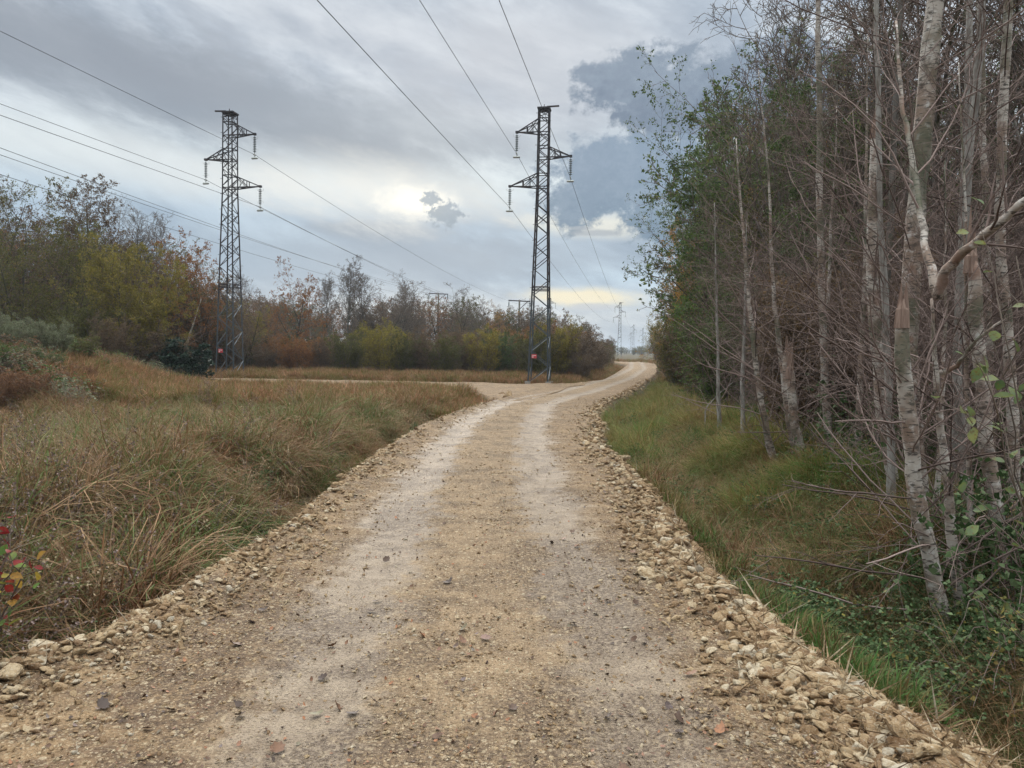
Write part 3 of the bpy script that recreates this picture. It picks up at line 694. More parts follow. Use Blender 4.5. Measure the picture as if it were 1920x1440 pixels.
def wire(segs, rad, label, group):
    b = MB(); P = np.concatenate([s if i == 0 else s[1:] for i, s in enumerate(segs)]); b.tubes(P, np.full(len(P), rad), 5)
    o = link('power_wire', b.mesh('power_wire', [M['wire']])); tag(o, label, 'wire', group)
    return o
posn = ['upper', 'middle', 'lower']
for k in range(3):
    a = WR[0][k]; back = a - STEP * 0.9; back.z = a.z + 0.4
    wire([wirepts(back, a, 0.6), wirepts(a, WR[1][k], 2.2), wirepts(WR[1][k], WR[2][k], 2.2, 20), wirepts(WR[2][k], WR[3][k], 2.2, 12)], 0.0125,
         'thin dark wire held by the %s arm of the right pylon' % posn[k], 'wires of the right pylon line')
    a = WL[0][k]; back = a - Vector((30.7, 197, 0)) * 0.9; back.z = a.z + 0.5
    wire([wirepts(back, a, 1.0), wirepts(a, WL[1][k], 3.4), wirepts(WL[1][k], WL[2][k], 2.2, 20)], 0.014,
         'thin dark wire held by the %s arm of the left pylon' % posn[k], 'wires of the left pylon line')
# wooden poles of the third line, mostly behind trees
def tpole(x, y, z, h, label, armw=4.4):
    e = empty('utility_pole', (x, y, z), -LINE); tag(e, label, 'utility pole', 'wooden utility poles behind the trees')
    b = MB(); b.tubes(np.array([[0, 0, -.3], [0, 0, h * .5], [0, 0, h]]), np.array([.17, .15, .12]), 8); link('pole', b.mesh('pole', [M['bark']]), e)
    b = MB(); b.bar((-armw / 2, 0, h - .1), (armw / 2, 0, h - .25), .16, .12); b.bar((0, 0, h - 1.4), (armw * .38, 0, h - .25), .09, .08); link('crossarm', b.mesh('pole_arm', [M['steel']], False), e)
    for q in (-1, 1):
        b = MB(); xx = q * armw / 2 * .96; b.tubes(np.array([[xx, 0, h - .2], [xx, 0, h - .5], [xx, 0, h - 1.0]]), np.array([.03, .09, .07]), 6); link('insulator', b.mesh('pin_insulator', [M['glass']]), e)
    R = Matrix.Rotation(-LINE, 3, 'Z'); return [Vector((x, y, z)) + R @ Vector((q * armw / 2, 0, h - 1.0 if q else h + .05)) for q in (-1, 0, 1)]
p1 = at(974, 562, 112); tpole(p1.x, p1.y, -.2, p1.z + .2, 'slim T-shaped pole rising from orange trees left of the right pylon', 3.2)
p2 = at(822, 549, 140); W3 = tpole(p2.x, p2.y, 0, p2.z, 'slim pole top showing above the bare treetops in the middle', 3.6)
for k, (yy0, lb) in enumerate([(287, 'lowest long thin wire crossing the left sky'), (250, 'thin wire just above the lowest wire in the left sky'), (237, 'thin wire second above the lowest wire in the left sky')]):
    a = at(0, yy0, 34); d = (W3[k] - a); wire([wirepts(a - d * .35, W3[k], 1.2, 50)], 0.014, lb, 'wires crossing the left sky to the pole among the trees')

# ------------------------------------------------------------------ trees
def unit(v): return v / (np.linalg.norm(v, axis=-1, keepdims=True) + 1e-9)
def spawn(r, P, R, k, tmin, tmax, lf, ang, n, wig, trop, rf, minr=0.003, shrink=0.6, out=0.0):
    N, m, _ = P.shape
    par = np.repeat(np.arange(N), k); tot = N * k
    j = np.tile(np.arange(k), N)
    t_ = tmin + (tmax - tmin) * (j + r.random(tot)) / k
    fi = t_ * (m - 1); i0 = np.clip(np.floor(fi).astype(int), 0, m - 2); fr = (fi - i0)[:, None]
    p = P[par, i0] * (1 - fr) + P[par, i0 + 1] * fr; tg = unit(P[par, i0 + 1] - P[par, i0])
    rr = R[par, i0] * (1 - fr[:, 0]) + R[par, i0 + 1] * fr[:, 0]
    Ls = np.linalg.norm(np.diff(P, axis=1), axis=2).sum(1)[par]
    L = Ls * lf * (1 - shrink * (t_ - tmin) / (1 - tmin + 1e-6)) * r.uniform(.6, 1.25, tot)
    ref = np.where(np.abs(tg[:, 2:3]) > .9, np.array([[1., 0, 0]]), np.array([[0, 0, 1.]]))
    a = unit(np.cross(tg, ref)); b = np.cross(tg, a)
    ph = j * 2.399 + r.uniform(0, 6.28, N)[par] + r.normal(0, .5, tot)
    an = ang * r.uniform(.7, 1.25, tot)
    d = tg * np.cos(an)[:, None] + (a * np.cos(ph)[:, None] + b * np.sin(ph)[:, None]) * np.sin(an)[:, None]
    Q = np.empty((tot, n, 3)); Q[:, 0] = p; st = (L / (n - 1))[:, None]
    for i in range(1, n):
        d = unit(d + r.normal(0, wig, (tot, 3)) + np.array([0, 0, trop])); Q[:, i] = Q[:, i - 1] + d * st
    r0 = np.maximum(rr * rf, minr); RR = r0[:, None] * np.linspace(1, .3, n)[None]
    return Q, np.maximum(RR, minr * .6)
def trunkline(r, h, r0, n=12, lean=(0, 0), wig=0.03, tip=0.12, base_xy=(0, 0)):
    d = np.array([lean[0], lean[1], 1.0]); P = [np.array([base_xy[0], base_xy[1], -0.25])]; st = (h + .25) / (n - 1)
    for i in range(1, n):
        d = d + np.append(r.normal(0, wig, 2), 0) + np.array([-lean[0], -lean[1], 0]) * .04; P.append(P[-1] + d / np.linalg.norm(d) * st)
    R = r0 * (1 - (1 - tip) * np.linspace(0, 1, n) ** 0.9); R[0] *= 1.35; return np.array(P)[None], R[None]
def leaf_pts(r, P, per, spread=0.04, t0=0.15):
    N, m, _ = P.shape; par = np.repeat(np.arange(N), per); t_ = t0 + (1 - t0) * r.random(len(par)); fi = t_ * (m - 1); i0 = np.clip(fi.astype(int), 0, m - 2)
    fr = (fi - i0)[:, None]; p = P[par, i0] * (1 - fr) + P[par, i0 + 1] * fr; return p + r.normal(0, spread, p.shape)
TREES = {}
def tree_proto(key, seed, h=10, r0=.14, stems=1, spread=0.0, lean=0.0, wig=.03, nl=16, tmin=.3, lf=.38, ang=1.0, trop=.05, nb=6, nt=5, nf=0, droop=0.0,
               leaf=2, leafn=None, lsize=.09, bark='bark', twig='twig_brown', lm='L_olive', lmin=0.005, shrink=.55, lw2=.55, kl=None, bf=.5, tf=.5, keep=1.0, ivy=0, wigl=.12):
    r = np.random.default_rng(seed); tr = MB(); cr = MB(); limbsP = []; 
    TP, TR = [], []
    for s_ in range(stems):
        a = r.uniform(0, 6.28); sp = spread * r.uniform(.3, 1); ln = (np.cos(a) * (lean + sp * .25), np.sin(a) * (lean + sp * .25)) if stems > 1 else (lean * np.cos(a), lean * np.sin(a))
        P, R = trunkline(r, h * (1 if s_ == 0 else r.uniform(.6, .98)), r0 * (1 if s_ == 0 else r.uniform(.5, .95)), 12, ln, wig, base_xy=(np.cos(a) * spread * .18, np.sin(a) * spread * .18) if stems > 1 else (0, 0))
        TP.append(P); TR.append(R)
    P0 = np.concatenate(TP); R0 = np.concatenate(TR)
    tr.tubes(P0, R0, 8 if stems > 2 else 10, 0)
    P1, R1 = spawn(r, P0, R0, nl, tmin, .98, lf, ang, 7, wigl, trop, .5, min(.01, lmin * 2), shrink)
    thick = R1[:, 0] > .028
    if thick.any(): tr.tubes(P1[thick], R1[thick], 5, 0)
    if (~thick).any(): cr.tubes(P1[~thick], R1[~thick], 4, 0)
    P2, R2 = spawn(r, P1, R1, nb, .18, 1.0, bf, .85, 5, .14, trop * .6 - droop * .4, .55, lmin * 1.3, .5); cr.tubes(P2, R2, 3, 0)
    P3, R3 = spawn(r, P2, R2, nt, .2, 1.0, tf, .8, 4, .15, -droop, .6, lmin, .4); cr.tubes(P3, R3, 3, 0)
    src = P3
    if nf:
        P4, R4 = spawn(r, P3, R3, nf, .2, 1.0, .6, .75, 3, .15, -droop, .7, lmin * .8, .4); cr.tubes(P4, R4, 3, 0); src = P4
    if leaf:
        C = leaf_pts(r, src, leaf)
        if keep < 1:   # leaves cling in patches
            kk = (vnoise(C[:, 0] * .8 + C[:, 1] * .5 + 50, C[:, 2] * .8 + 50, seed) * .7 + r.random(len(C)) * .3) < keep * .8 + .1; C = C[kk]
        D = r.normal(size=C.shape); D[:, 2] -= .5; s_ = lsize * r.uniform(.6, 1.25, len(C)); cr.leaves(C, D, s_, s_ * lw2, 1, r=r)
    iv = None
    if ivy:
        C = leaf_pts(r, P0[:, :9], ivy, .22, 0.02); iv = MB(); iv.leaves(C, r.normal(size=C.shape), .16, .14, 0, r=r)
        iv = iv.mesh(key + '_ivy', [M['L_dark']])
    zz = np.concatenate([v[:, 2] for v in cr.V]); h = float(np.percentile(zz, 99.6))
    TREES[key] = (tr.mesh(key + '_trunk', [M[bark]]), cr.mesh(key + '_crown', [M[twig], M[lm]]), h, iv)
# kinds ---------------------------------------------------------------
for i in range(3):
    tree_proto('birch%d' % i, 10 + i, h=11, r0=.085, lean=.04, nl=26, tmin=.30, lf=.24, ang=.75, trop=.10, nb=6, nt=5, nf=3, droop=.16, leaf=1, lsize=.05, bark='birch', twig='twig_brown', lm='L_orange', lmin=.0042, keep=.35)
for i in range(2):
    tree_proto('oak%d' % i, 20 + i, h=8, r0=.2, nl=14, tmin=.25, lf=.62, shrink=.15, wig=.07, ang=.95, trop=.08, nb=7, nt=6, nf=3, leaf=8, lsize=.13, bark='bark_dark', lm='L_rust', keep=.75, wigl=.17)
for i in range(2):
    tree_proto('oakbare%d' % i, 30 + i, h=7.5, r0=.2, nl=13, tmin=.3, lf=.68, shrink=.1, wig=.09, ang=.85, trop=.10, nb=7, nt=6, nf=4, leaf=1, lsize=.11, bark='bark_dark', twig='twig_brown', lm='L_brown', lmin=.015, keep=.4, wigl=.2)
for i in range(2):
    tree_proto('tall%d' % i, 40 + i, h=12, r0=.15, nl=28, tmin=.28, lf=.40, ang=.6, trop=.16, nb=7, nt=6, nf=3, leaf=0, bark='bark', twig='twig_brown', lmin=.011)
for i in range(2):
    tree_proto('tallfar%d' % i, 44 + i, h=12, r0=.17, nl=26, tmin=.25, lf=.42, ang=.6, trop=.16, nb=7, nt=6, nf=3, leaf=0, bark='bark', twig='twig_brown', lmin=.019)
for i in range(3):
    tree_proto('alder%d' % i, 50 + i, h=10, r0=.13, stems=2, spread=1.2, nl=17, tmin=.12, lf=.48, shrink=.35, ang=.9, trop=.06, nb=7, nt=5, nf=3, leaf=5, lsize=.10, bark='bark_dark', lm='L_olive', keep=.85)
for i in range(3):
    tree_proto('willow%d' % i, 60 + i, h=8, r0=.075, stems=5, spread=1.3, nl=15, tmin=.10, lf=.34, ang=.7, trop=.09, nb=6, nt=5, nf=2, leaf=5, lsize=.085, bark='bark', lm='L_green', lmin=.004, lw2=.38)
for i in range(3):
    tree_proto('shrub%d' % i, 70 + i, h=3, r0=.022, stems=18, spread=1.9, wig=.05, nl=9, tmin=.12, lf=.36, ang=.55, trop=.08, nb=5, nt=4, nf=0, leaf=6, lsize=.07, bark='bark', twig='twig_brown', lm='L_yellow', lmin=.004, lw2=.4)
for i in range(3):
    tree_proto('thicket%d' % i, 80 + i, h=4.2, r0=.008, stems=13, spread=1.5, wig=.09, nl=16, tmin=.08, lf=.42, ang=.85, trop=.01, nb=8, nt=7, nf=0, wigl=.16, leaf=1, lsize=.035, bark='bark', twig='twig_red', lm='L_brown', lmin=.0016, lw2=.5, keep=.3)
for i in range(3):
    tree_proto('wood%d' % i, 100 + i, h=8, r0=.16, stems=2, spread=1.2, nl=16, tmin=.08, lf=.55, shrink=.2, wig=.07, ang=.85, trop=.09, nb=7, nt=6, nf=3, leaf=3, lsize=.15, bark='bark_dark', lm='L_brown', lmin=.013, keep=.9)
M['L_round'] = leafmat('dull_yellow_green_leaves', [(0, (0.07, 0.07, 0.016)), (.5, (0.20, 0.175, 0.03)), (.85, (0.31, 0.25, 0.045)), (1, (0.38, 0.25, 0.05))])
tree_proto('round0', 120, h=6, r0=.1, stems=4, spread=1.6, nl=18, tmin=.06, lf=.55, shrink=.45, ang=.9, trop=.08, nb=7, nt=6, nf=2, leaf=9, lsize=.085, bark='bark_dark', lm='L_yellow', lw2=.42)
tree_proto('holly0', 90, h=3.2, r0=.05, stems=5, spread=1.4, nl=16, tmin=.03, lf=.45, ang=1.0, trop=.03, nb=6, nt=5, leaf=14, lsize=.11, bark='bark_dark', twig='twig_dark', lm='L_dark', lw2=.6)
tree_proto('orange0', 95, h=9, r0=.10, stems=3, spread=1.6, nl=16, tmin=.12, lf=.38, ang=.9, trop=.05, nb=6, nt=5, nf=3, leaf=4, lsize=.085, bark='bark', lm='L_orange', keep=.8)

def plant(key, x, y, h, label, cat='tree', group=None, lm=None, twig=None, bark=None, rz=None, name=None, wide=1.0, tilt=(0, 0), z=None, part='trunk'):
    tm, cm, h0, iv = TREES[key]; sc = h / h0
    nm = name or {'birch': 'birch_tree', 'oakba': 'oak_tree', 'oak0': 'oak_tree', 'oak1': 'oak_tree', 'tall0': 'bare_tree', 'tall1': 'bare_tree', 'tallf': 'bare_tree', 'round': 'willow_tree', 'alder': 'alder_tree', 'wood0': 'woodland_tree', 'wood1': 'woodland_tree', 'wood2': 'woodland_tree', 'willo': 'willow_tree', 'shrub': 'willow_shrub', 'thick': 'twiggy_shrub', 'holly': 'holly_bush', 'orang': 'maple_tree'}.get(key[:5], 'tree')
    e = empty(nm, (x, y, Hf(x, y) if z is None else z), random.uniform(0, 6.28) if rz is None else rz, (sc * wide, sc * wide, sc), tilt); tag(e, label, cat, group)
    a = link('trunk' if part == 'trunk' else 'stems', tm, e); b = link('crown' if part == 'trunk' else 'foliage', cm, e)
    if bark: a.material_slots[0].link = 'OBJECT'; a.material_slots[0].material = M[bark]
    if twig: b.material_slots[0].link = 'OBJECT'; b.material_slots[0].material = M[twig]
    if lm: b.material_slots[1].link = 'OBJECT'; b.material_slots[1].material = M[lm]
    if iv: link('ivy', iv, e)
    return e
def tree_px(key, px, Y, ytop, label, **kw):
    p = at(px, ytop, Y); return plant(key, p.x, Y, max(p.z - Hf(p.x, Y), .5), label, **kw)

# ---- left wood
LW = [
 ('alder0', -60, 50, 300, 'L_olive', 'dark olive tree cut by the left picture edge'),
 ('alder1', 18, 52, 318, 'L_brown', 'tall sparse-leaved tree at the far left edge of the wood'),
 ('oakbare0', 78, 58, 372, 'L_brown', 'dark open-crowned tree between the two tall trees at far left'),
 ('alder2', 135, 50, 328, 'L_brown', 'tall tree with airy dark leaf clusters against the sky, left of the bare trees'),
 ('birch0', 214, 56, 362, None, 'thin bare birch top poking above the left wood'),
 ('tall0', 255, 60, 392, None, 'bare fine-twigged tree top left of the left pylon, first of two'),
 ('tall1', 292, 63, 400, None, 'bare fine-twigged tree top behind the yellow-green round tree'),
 ('oak0', 322, 58, 438, 'L_rust', 'rust-leaved oak right of the yellow-green round tree'),
 ('oak1', 362, 57, 452, 'L_rust', 'rust-brown oak just left of the left pylon'),
 ('birch1', 398, 62, 478, None, 'bare birch with a pale trunk close left of the left pylon'),
 ('oak1', 392, 54, 505, 'L_rust', 'low rust-leaved oak behind the left side of the left pylon'),
 ('tall1', 452, 74, 500, None, 'fine bare tree seen through the left pylon'),
 ('alder0', 40, 43, 425, 'L_olive', 'olive-brown bushy tree low at the far left'),
 ('alder2', 105, 44, 410, 'L_olive', 'dark olive tree with several stems left of the round tree'),
 ('alder1', 172, 47, 430, 'L_olive', 'olive tree whose crown touches the round yellow-green tree'),
 ('round0', 255, 43, 455, 'L_round', 'round yellow-green willow tree left of the left pylon'),
 ('orange0', 478, 66, 560, 'L_yellow', 'dull yellow small tree right behind the left pylon')]
for key, px, Y, yt, lm, lb in LW:
    tree_px(key, px, Y, yt, lb, lm=lm, wide=0.95 if key == 'round0' else 1.0)
gw = 'trees filling the left wood'
for i in range(44):
    px = random.uniform(-140, 460); Y = random.uniform(52, 72); yt = np.interp(px, [-140, 60, 200, 330, 440], [370, 405, 425, 470, 530]) + random.uniform(-5, 70)
    tree_px(random.choice(['alder0', 'alder1', 'wood0', 'wood1', 'wood2', 'oak1']), px, Y, yt, 'dim brownish tree deep in the left wood behind its front row', group=gw, lm=random.choice(['L_brown', 'L_olive', 'L_rust', 'L_brown']))
for px, Y, yt, lm, lb in [(372, 56, 570, 'L_brown', 'brown bushy undergrowth behind the left pylon, left side'), (150, 40, 560, 'L_olive', 'olive undergrowth shrub below the tall airy tree'),
                          (205, 38, 590, 'L_brown', 'brown undergrowth shrub left of the round tree foot'), (425, 60, 620, 'L_brown', 'low brown shrub directly behind the left pylon'), (300, 42, 610, 'L_brown', 'dark brown shrub at the right foot of the round tree')]:
    tree_px('shrub%d' % random.randrange(3), px, Y, yt, lb, lm=lm, cat='shrub', part='stems')
tree_px('holly0', 345, 42, 632, 'dark evergreen holly bush near the left pylon foot', cat='bush', part='stems', wide=1.3)
# leaning white birch trunk
# pale shrubs and brambles at far left
for px, Y, yt, lm, lb in [(-20, 25, 585, 'L_pale', 'silvery green shrub cut by the left picture edge'), (45, 27, 592, 'L_pale', 'silvery green shrub second from the left edge'),
                          (100, 28, 600, 'L_pale', 'pale grey-green shrub below the tall airy tree'), (150, 30, 625, 'L_olive', 'dull green shrub at the right end of the pale shrubs'),
                          (20, 22, 640, 'L_green', 'green bramble mound in front of the silvery shrubs'), (90, 24, 650, 'L_bramble', 'dark green bramble mound left of the meadow'),
                          (60, 19, 690, 'L_bracken', 'rust bracken clump at the left meadow edge'), (150, 24, 680, 'L_bracken', 'small rust bracken clump beside the dark bramble mound'), (0, 18, 690, 'L_bracken', 'rust bracken clump cut by the left picture edge'),
                          (190, 30, 672, 'L_green', 'low green weed mound at the back left of the meadow')]:
    tree_px('shrub%d' % random.randrange(3), px, Y, yt, lb, lm=lm, cat='shrub', part='stems', wide=1.25)

# ---- middle tree row
MW = [
 ('oak0', 503, 92, 575, 'L_rust', 'small rusty oak at the left end of the middle row'),
 ('oak1', 548, 84, 492, 'L_rust', 'broad rust-brown oak right of the left pylon'),
 ('birch2', 585, 100, 540, None, 'thin bare tree right against the broad rust-brown oak'),
 ('tallfar0', 612, 104, 520, None, 'slim bare tree left of the tallest round-topped bare tree'),
 ('tallfar1', 652, 98, 488, None, 'tallest round-topped bare tree in the middle row'),
 ('tallfar0', 684, 106, 512, None, 'fine bare tree right of the tallest bare tree'),
 ('oakbare0', 712, 94, 518, None, 'bare crooked oak with stag-like branches'),
 ('oakbare1', 745, 100, 535, None, 'bare oak leaning right beside the crooked oak'),
 ('tallfar1', 760, 112, 535, None, 'narrow bare tree behind the leaning bare oak'),
 ('oakbare1', 790, 100, 540, None, 'bare round oak left of the slim pole top'),
 ('oakbare0', 845, 100, 548, None, 'dense twiggy oak right of the slim pole top'),
 ('oakbare1', 882, 98, 541, None, 'domed brown-twigged oak in the middle right'),
 ('alder1', 935, 98, 575, 'L_orange', 'orange-leaved tree left of the T-shaped pole'),
 ('oakbare0', 966, 104, 566, None, 'thin-crowned oak around the T-shaped pole'),
 ('orange0', 990, 108, 592, 'L_orange', 'orange tree seen just left of the right pylon'),
 ('oakbare1', 1050, 112, 600, None, 'brownish treetop right of the right pylon'),
 ('alder0', 1085, 118, 612, 'L_olive', 'olive treetop right of the right pylon, second')]
for key, px, Y, yt, lm, lb in MW: tree_px(key, px, Y, yt - 8, lb, lm=lm)
TREES['ivyoak'] = None
tree_proto('ivyoak', 33, h=8, r0=.2, nl=12, tmin=.35, lf=.6, shrink=.15, wig=.06, ang=.9, trop=.08, nb=6, nt=5, nf=3, leaf=0, bark='bark_dark', lmin=.009, ivy=900)
tree_px('ivyoak', 908, 97, 556, 'oak with its trunk wrapped in dark green ivy', name='oak_tree')
tree_px('ivyoak', 786, 92, 600, 'small tree wrapped in dark ivy behind the middle bushes', name='oak_tree')
for i in range(52):
    px = 460 + i * 12.5 + random.uniform(-8, 8); Y = random.uniform(104, 135); yt = np.interp(px, [460, 560, 620, 760, 1000, 1120], [575, 585, 612, 598, 600, 640]) + random.uniform(-12, 20)
    tree_px(random.choice(['wood0', 'wood1', 'wood2', 'wood0', 'wood1', 'oak0']), px, Y, yt - 30, 'greyish brown tree in the thick of the middle woodland', group='trees filling the middle woodland', lm=random.choice(['L_brown', 'L_brown', 'L_rust', 'L_olive']))
# ---- bushes in front of the middle row
cols = [(470, 650, 'L_olive', 'olive bush at the right foot of the left pylon'), (497, 655, 'L_brown', 'brown bush first right of the left pylon'), (525, 648, 'L_brown', 'brown bush below the broad rust oak'),
        (556, 640, 'L_rust', 'rust bush left of the yellow bush'), (590, 640, 'L_rust', 'bright rust bush left of the yellow bush pair'), (622, 640, 'L_brown', 'brown bush touching the yellow bush on its left'),
        (655, 632, 'L_olive', 'olive-green bush forming the left flank of the yellow bush'), (693, 616, 'L_yellow', 'rounded golden yellow bush in the middle of the row'), (730, 622, 'L_yellow', 'golden bush right half of the yellow pair'),
        (765, 640, 'L_olive', 'olive bush right of the golden pair'), (800, 630, 'L_brown', 'brown bush below the slim pole top'), (832, 640, 'L_olive', 'dull olive bush in the middle right'),
        (865, 628, 'L_brown', 'russet-brown bush left of the yellow-green bush'), (905, 628, 'L_yellow', 'yellow-green bush left of the right pylon'), (940, 632, 'L_green', 'green bush second left of the right pylon'),
        (972, 640, 'L_brown', 'brown bush just left of the right pylon'), (1005, 625, 'L_olive', 'olive bush directly behind the right pylon'), (1040, 612, 'L_yellow', 'yellow-green bush touching the right pylon on its right')]
for px, yt, lm, lb in cols:
    tree_px('shrub%d' % random.randrange(3), px, random.uniform(58, 66), yt - 14, lb, lm=lm, cat='shrub', part='stems', wide=1.0)
for px, Y, yt, lm, lb in [(1050, 62, 608, 'L_brown', 'tall grey-brown bush right of the right pylon'), (1078, 66, 614, 'L_brown', 'grey-brown bush in the middle of the mass beside the far road'), (1102, 72, 622, 'L_brown', 'grey bush before the last bush beside the far road'),
                          (1122, 80, 640, 'L_brown', 'dark twiggy bush at the tip of the mass beside the far road'), (1140, 100, 655, 'L_brown', 'small dark bush ending the row beside the far road'), (1092, 60, 660, 'L_brown', 'low purplish bush at the far road edge')]:
    tree_px('shrub%d' % random.randrange(3), px, Y, yt, lb, lm=lm, twig='twig_grey', cat='shrub', part='stems', wide=1.15)
for i in range(46):
    px = 455 + i * 15 + random.uniform(-8, 8); Y = np.interp(px, [455, 1040, 1150], [68, 72, 100]) + random.uniform(-4, 8); yt = np.interp(px, [455, 600, 800, 1050, 1110, 1150], [622, 632, 622, 604, 622, 655]) + random.uniform(0, 26)
    tree_px('shrub%d' % random.randrange(3), px, Y, yt, 'brownish shrub filling in behind the front row of bushes', group='shrubs packed behind the front bushes', lm=random.choice(['L_brown', 'L_brown', 'L_olive', 'L_rust']), cat='shrub', part='stems', wide=1.1)
# far end of the corridor
for i in range(46):
    px = random.uniform(1135, 1240); Y = random.uniform(430, 600); p = at(px, 651 + random.uniform(-2, 4), Y)
    plant('alder%d' % random.randrange(3), p.x, Y, p.z + .3, 'small far tree in the hazy line closing the corridor', group='far hazy trees closing the corridor', lm='L_olive', z=0, wide=1.8)
for i in range(26):
    Y = random.uniform(130, 420); side = i % 2
    x = (0.131 * Y - random.uniform(0, 6)) if side else (0.185 * Y + random.uniform(0, 7)); h = random.uniform(3, 5) if side else random.uniform(7, 9)
    plant('alder%d' % random.randrange(3) if not side else 'shrub%d' % random.randrange(3), x, Y, h, 'far brown bush on the left flank of the corridor' if side else 'far tree on the right flank of the corridor', group='bushes flanking the far corridor' if side else 'trees flanking the far corridor', cat='shrub' if side else 'tree', lm='L_brown' if side else random.choice(['L_yellow', 'L_olive']))
# ---- right wood
def wedge(y): return 2.5 + 0.172 * y
RW = [ # key, px, Y, ytop, leafmat, label
 ('orange0', 1236, 105, 575, 'L_yellow', 'yellowing tree at the far tip of the right wood'),
 ('orange0', 1262, 84, 540, 'L_yellow', 'golden-green tree second from the far tip of the right wood'),
 ('orange0', 1300, 66, 470, 'L_orange', 'orange-leaved tree overhanging the far road'),
 ('willow1', 1310, 60, 500, 'L_yellow', 'yellow-olive tree below the orange-leaved tree'),
 ('orange0', 1325, 48, 400, 'L_orange', 'orange-tinged tree with drooping outer twigs at the wood edge'),
 ('birch0', 1335, 42, 330, None, 'thin birch standing at the wood edge above the far road'),
 ('willow0', 1420, 38, 172, 'L_green', 'tall dark-green leafy tree standing out at the left of the right wood'),
 ('willow2', 1460, 40, 200, 'L_green', 'green leafy tree right behind the outstanding leafy tree'),
 ('birch1', 1400, 34, 150, None, 'drooping-twigged birch above the middle of the right wood'),
 ('birch2', 1440, 30, 145, None, 'fine bare birch right of the drooping-twigged birch'),
 ('willow1', 1400, 27, 250, 'L_green', 'green-leaved willow in the middle of the right wood'),
 ('willow0', 1470, 24, 200, 'L_olive', 'olive-leaved willow in the upper middle of the right wood'),
 ('birch0', 1490, 22, 20, None, 'tall bare birch whose top twigs reach over the dark cloud'),
 ('tall0', 1545, 20, -60, None, 'tall bare tree running out of the top of the picture, leftmost'),
 ('birch1', 1600, 18, -160, None, 'birch running out of the picture top behind the snapped tall trunk'),
 ('willow2', 1640, 17, 60, 'L_green', 'green-leaved willow behind the snapped tall trunk'),
 ('tall1', 1700, 16, -200, None, 'bare tree behind the thick mossy trunk'),
 ('willow1', 1800, 14, 0, 'L_green', 'green-leaved willow behind the forked birch'),
 ('birch2', 1860, 13, -250, None, 'bare birch near the right picture edge'),
 ('tall0', 1930, 12, -350, None, 'bare tree cut by the right picture edge')]
for key, px, Y, yt, lm, lb in RW: tree_px(key, px, Y, yt, lb, lm=lm)
for i in range(74):
    Y = 9 + 100 * random.random() ** 1.4; x = wedge(Y) + 1.5 + random.uniform(0, 11) * min(1, Y / 25 + .35); 
    key = random.choice(['willow0', 'willow1', 'willow2', 'birch0', 'birch1', 'birch2', 'tall0', 'tall1', 'alder1'])
    plant(key, x, Y, random.uniform(7.0, 10.5), 'slender tree in the tangle inside the right wood', group='trees tangled inside the right wood', lm=random.choice(['L_green', 'L_olive', 'L_olive', 'L_brown']) if not key.startswith('tall') else None)
for i in range(44):
    Y = 24 + 46 * random.random(); x = wedge(Y) + 2.9 + random.uniform(0, 3.5); px = 960 + x / Y * F
    yt = np.interp(px, [1240, 1290, 1400, 1500, 1600], [430, 215, 165, 60, -80]) + random.uniform(0, 120); h_ = min(at(px, yt, Y).z, 13.5)
    plant(random.choice(['wood0', 'willow1', 'willow0', 'willow2', 'alder0', 'birch1', 'tall1', 'wood2']), x, Y, h_, 'x', group='trees tangled inside the right wood', lm=random.choice(['L_green', 'L_olive', 'L_green', 'L_olive', 'L_green']))
for i in range(34):
    Y = 28 + 60 * random.random(); x = wedge(Y) + 1.9 + random.uniform(0, 2.6)
    plant(random.choice(['wood0', 'wood1', 'wood2', 'willow0', 'willow2', 'alder0']), x, Y, random.uniform(5, 8.5), 'x', group='trees tangled inside the right wood', lm=random.choice(['L_green', 'L_olive', 'L_yellow', 'L_olive', 'L_brown']) if Y > 55 else random.choice(['L_green', 'L_olive', 'L_brown']))
for i in range(46):
    Y = 11 + 80 * random.random() ** 1.3; x = wedge(Y) + random.uniform(-.2, 2.5)
    plant('shrub%d' % random.randrange(3), x, Y, random.uniform(2.0, 4.5), 'twiggy olive shrub along the foot of the right wood', cat='shrub', group='shrubs along the foot of the right wood', lm=random.choice(['L_olive', 'L_brown', 'L_brown', 'L_green', 'L_olive']), part='stems')
for i in range(29):
    Y = 6.5 + 13 * random.random(); x = wedge(Y) + random.uniform(.9, 4.2)
    plant('thicket%d' % random.randrange(3), x, Y, random.uniform(2.8, 4.8), 'reddish bare twiggy shrub in the near right wood', cat='shrub', group='reddish twiggy shrubs in the near right wood', part='stems')

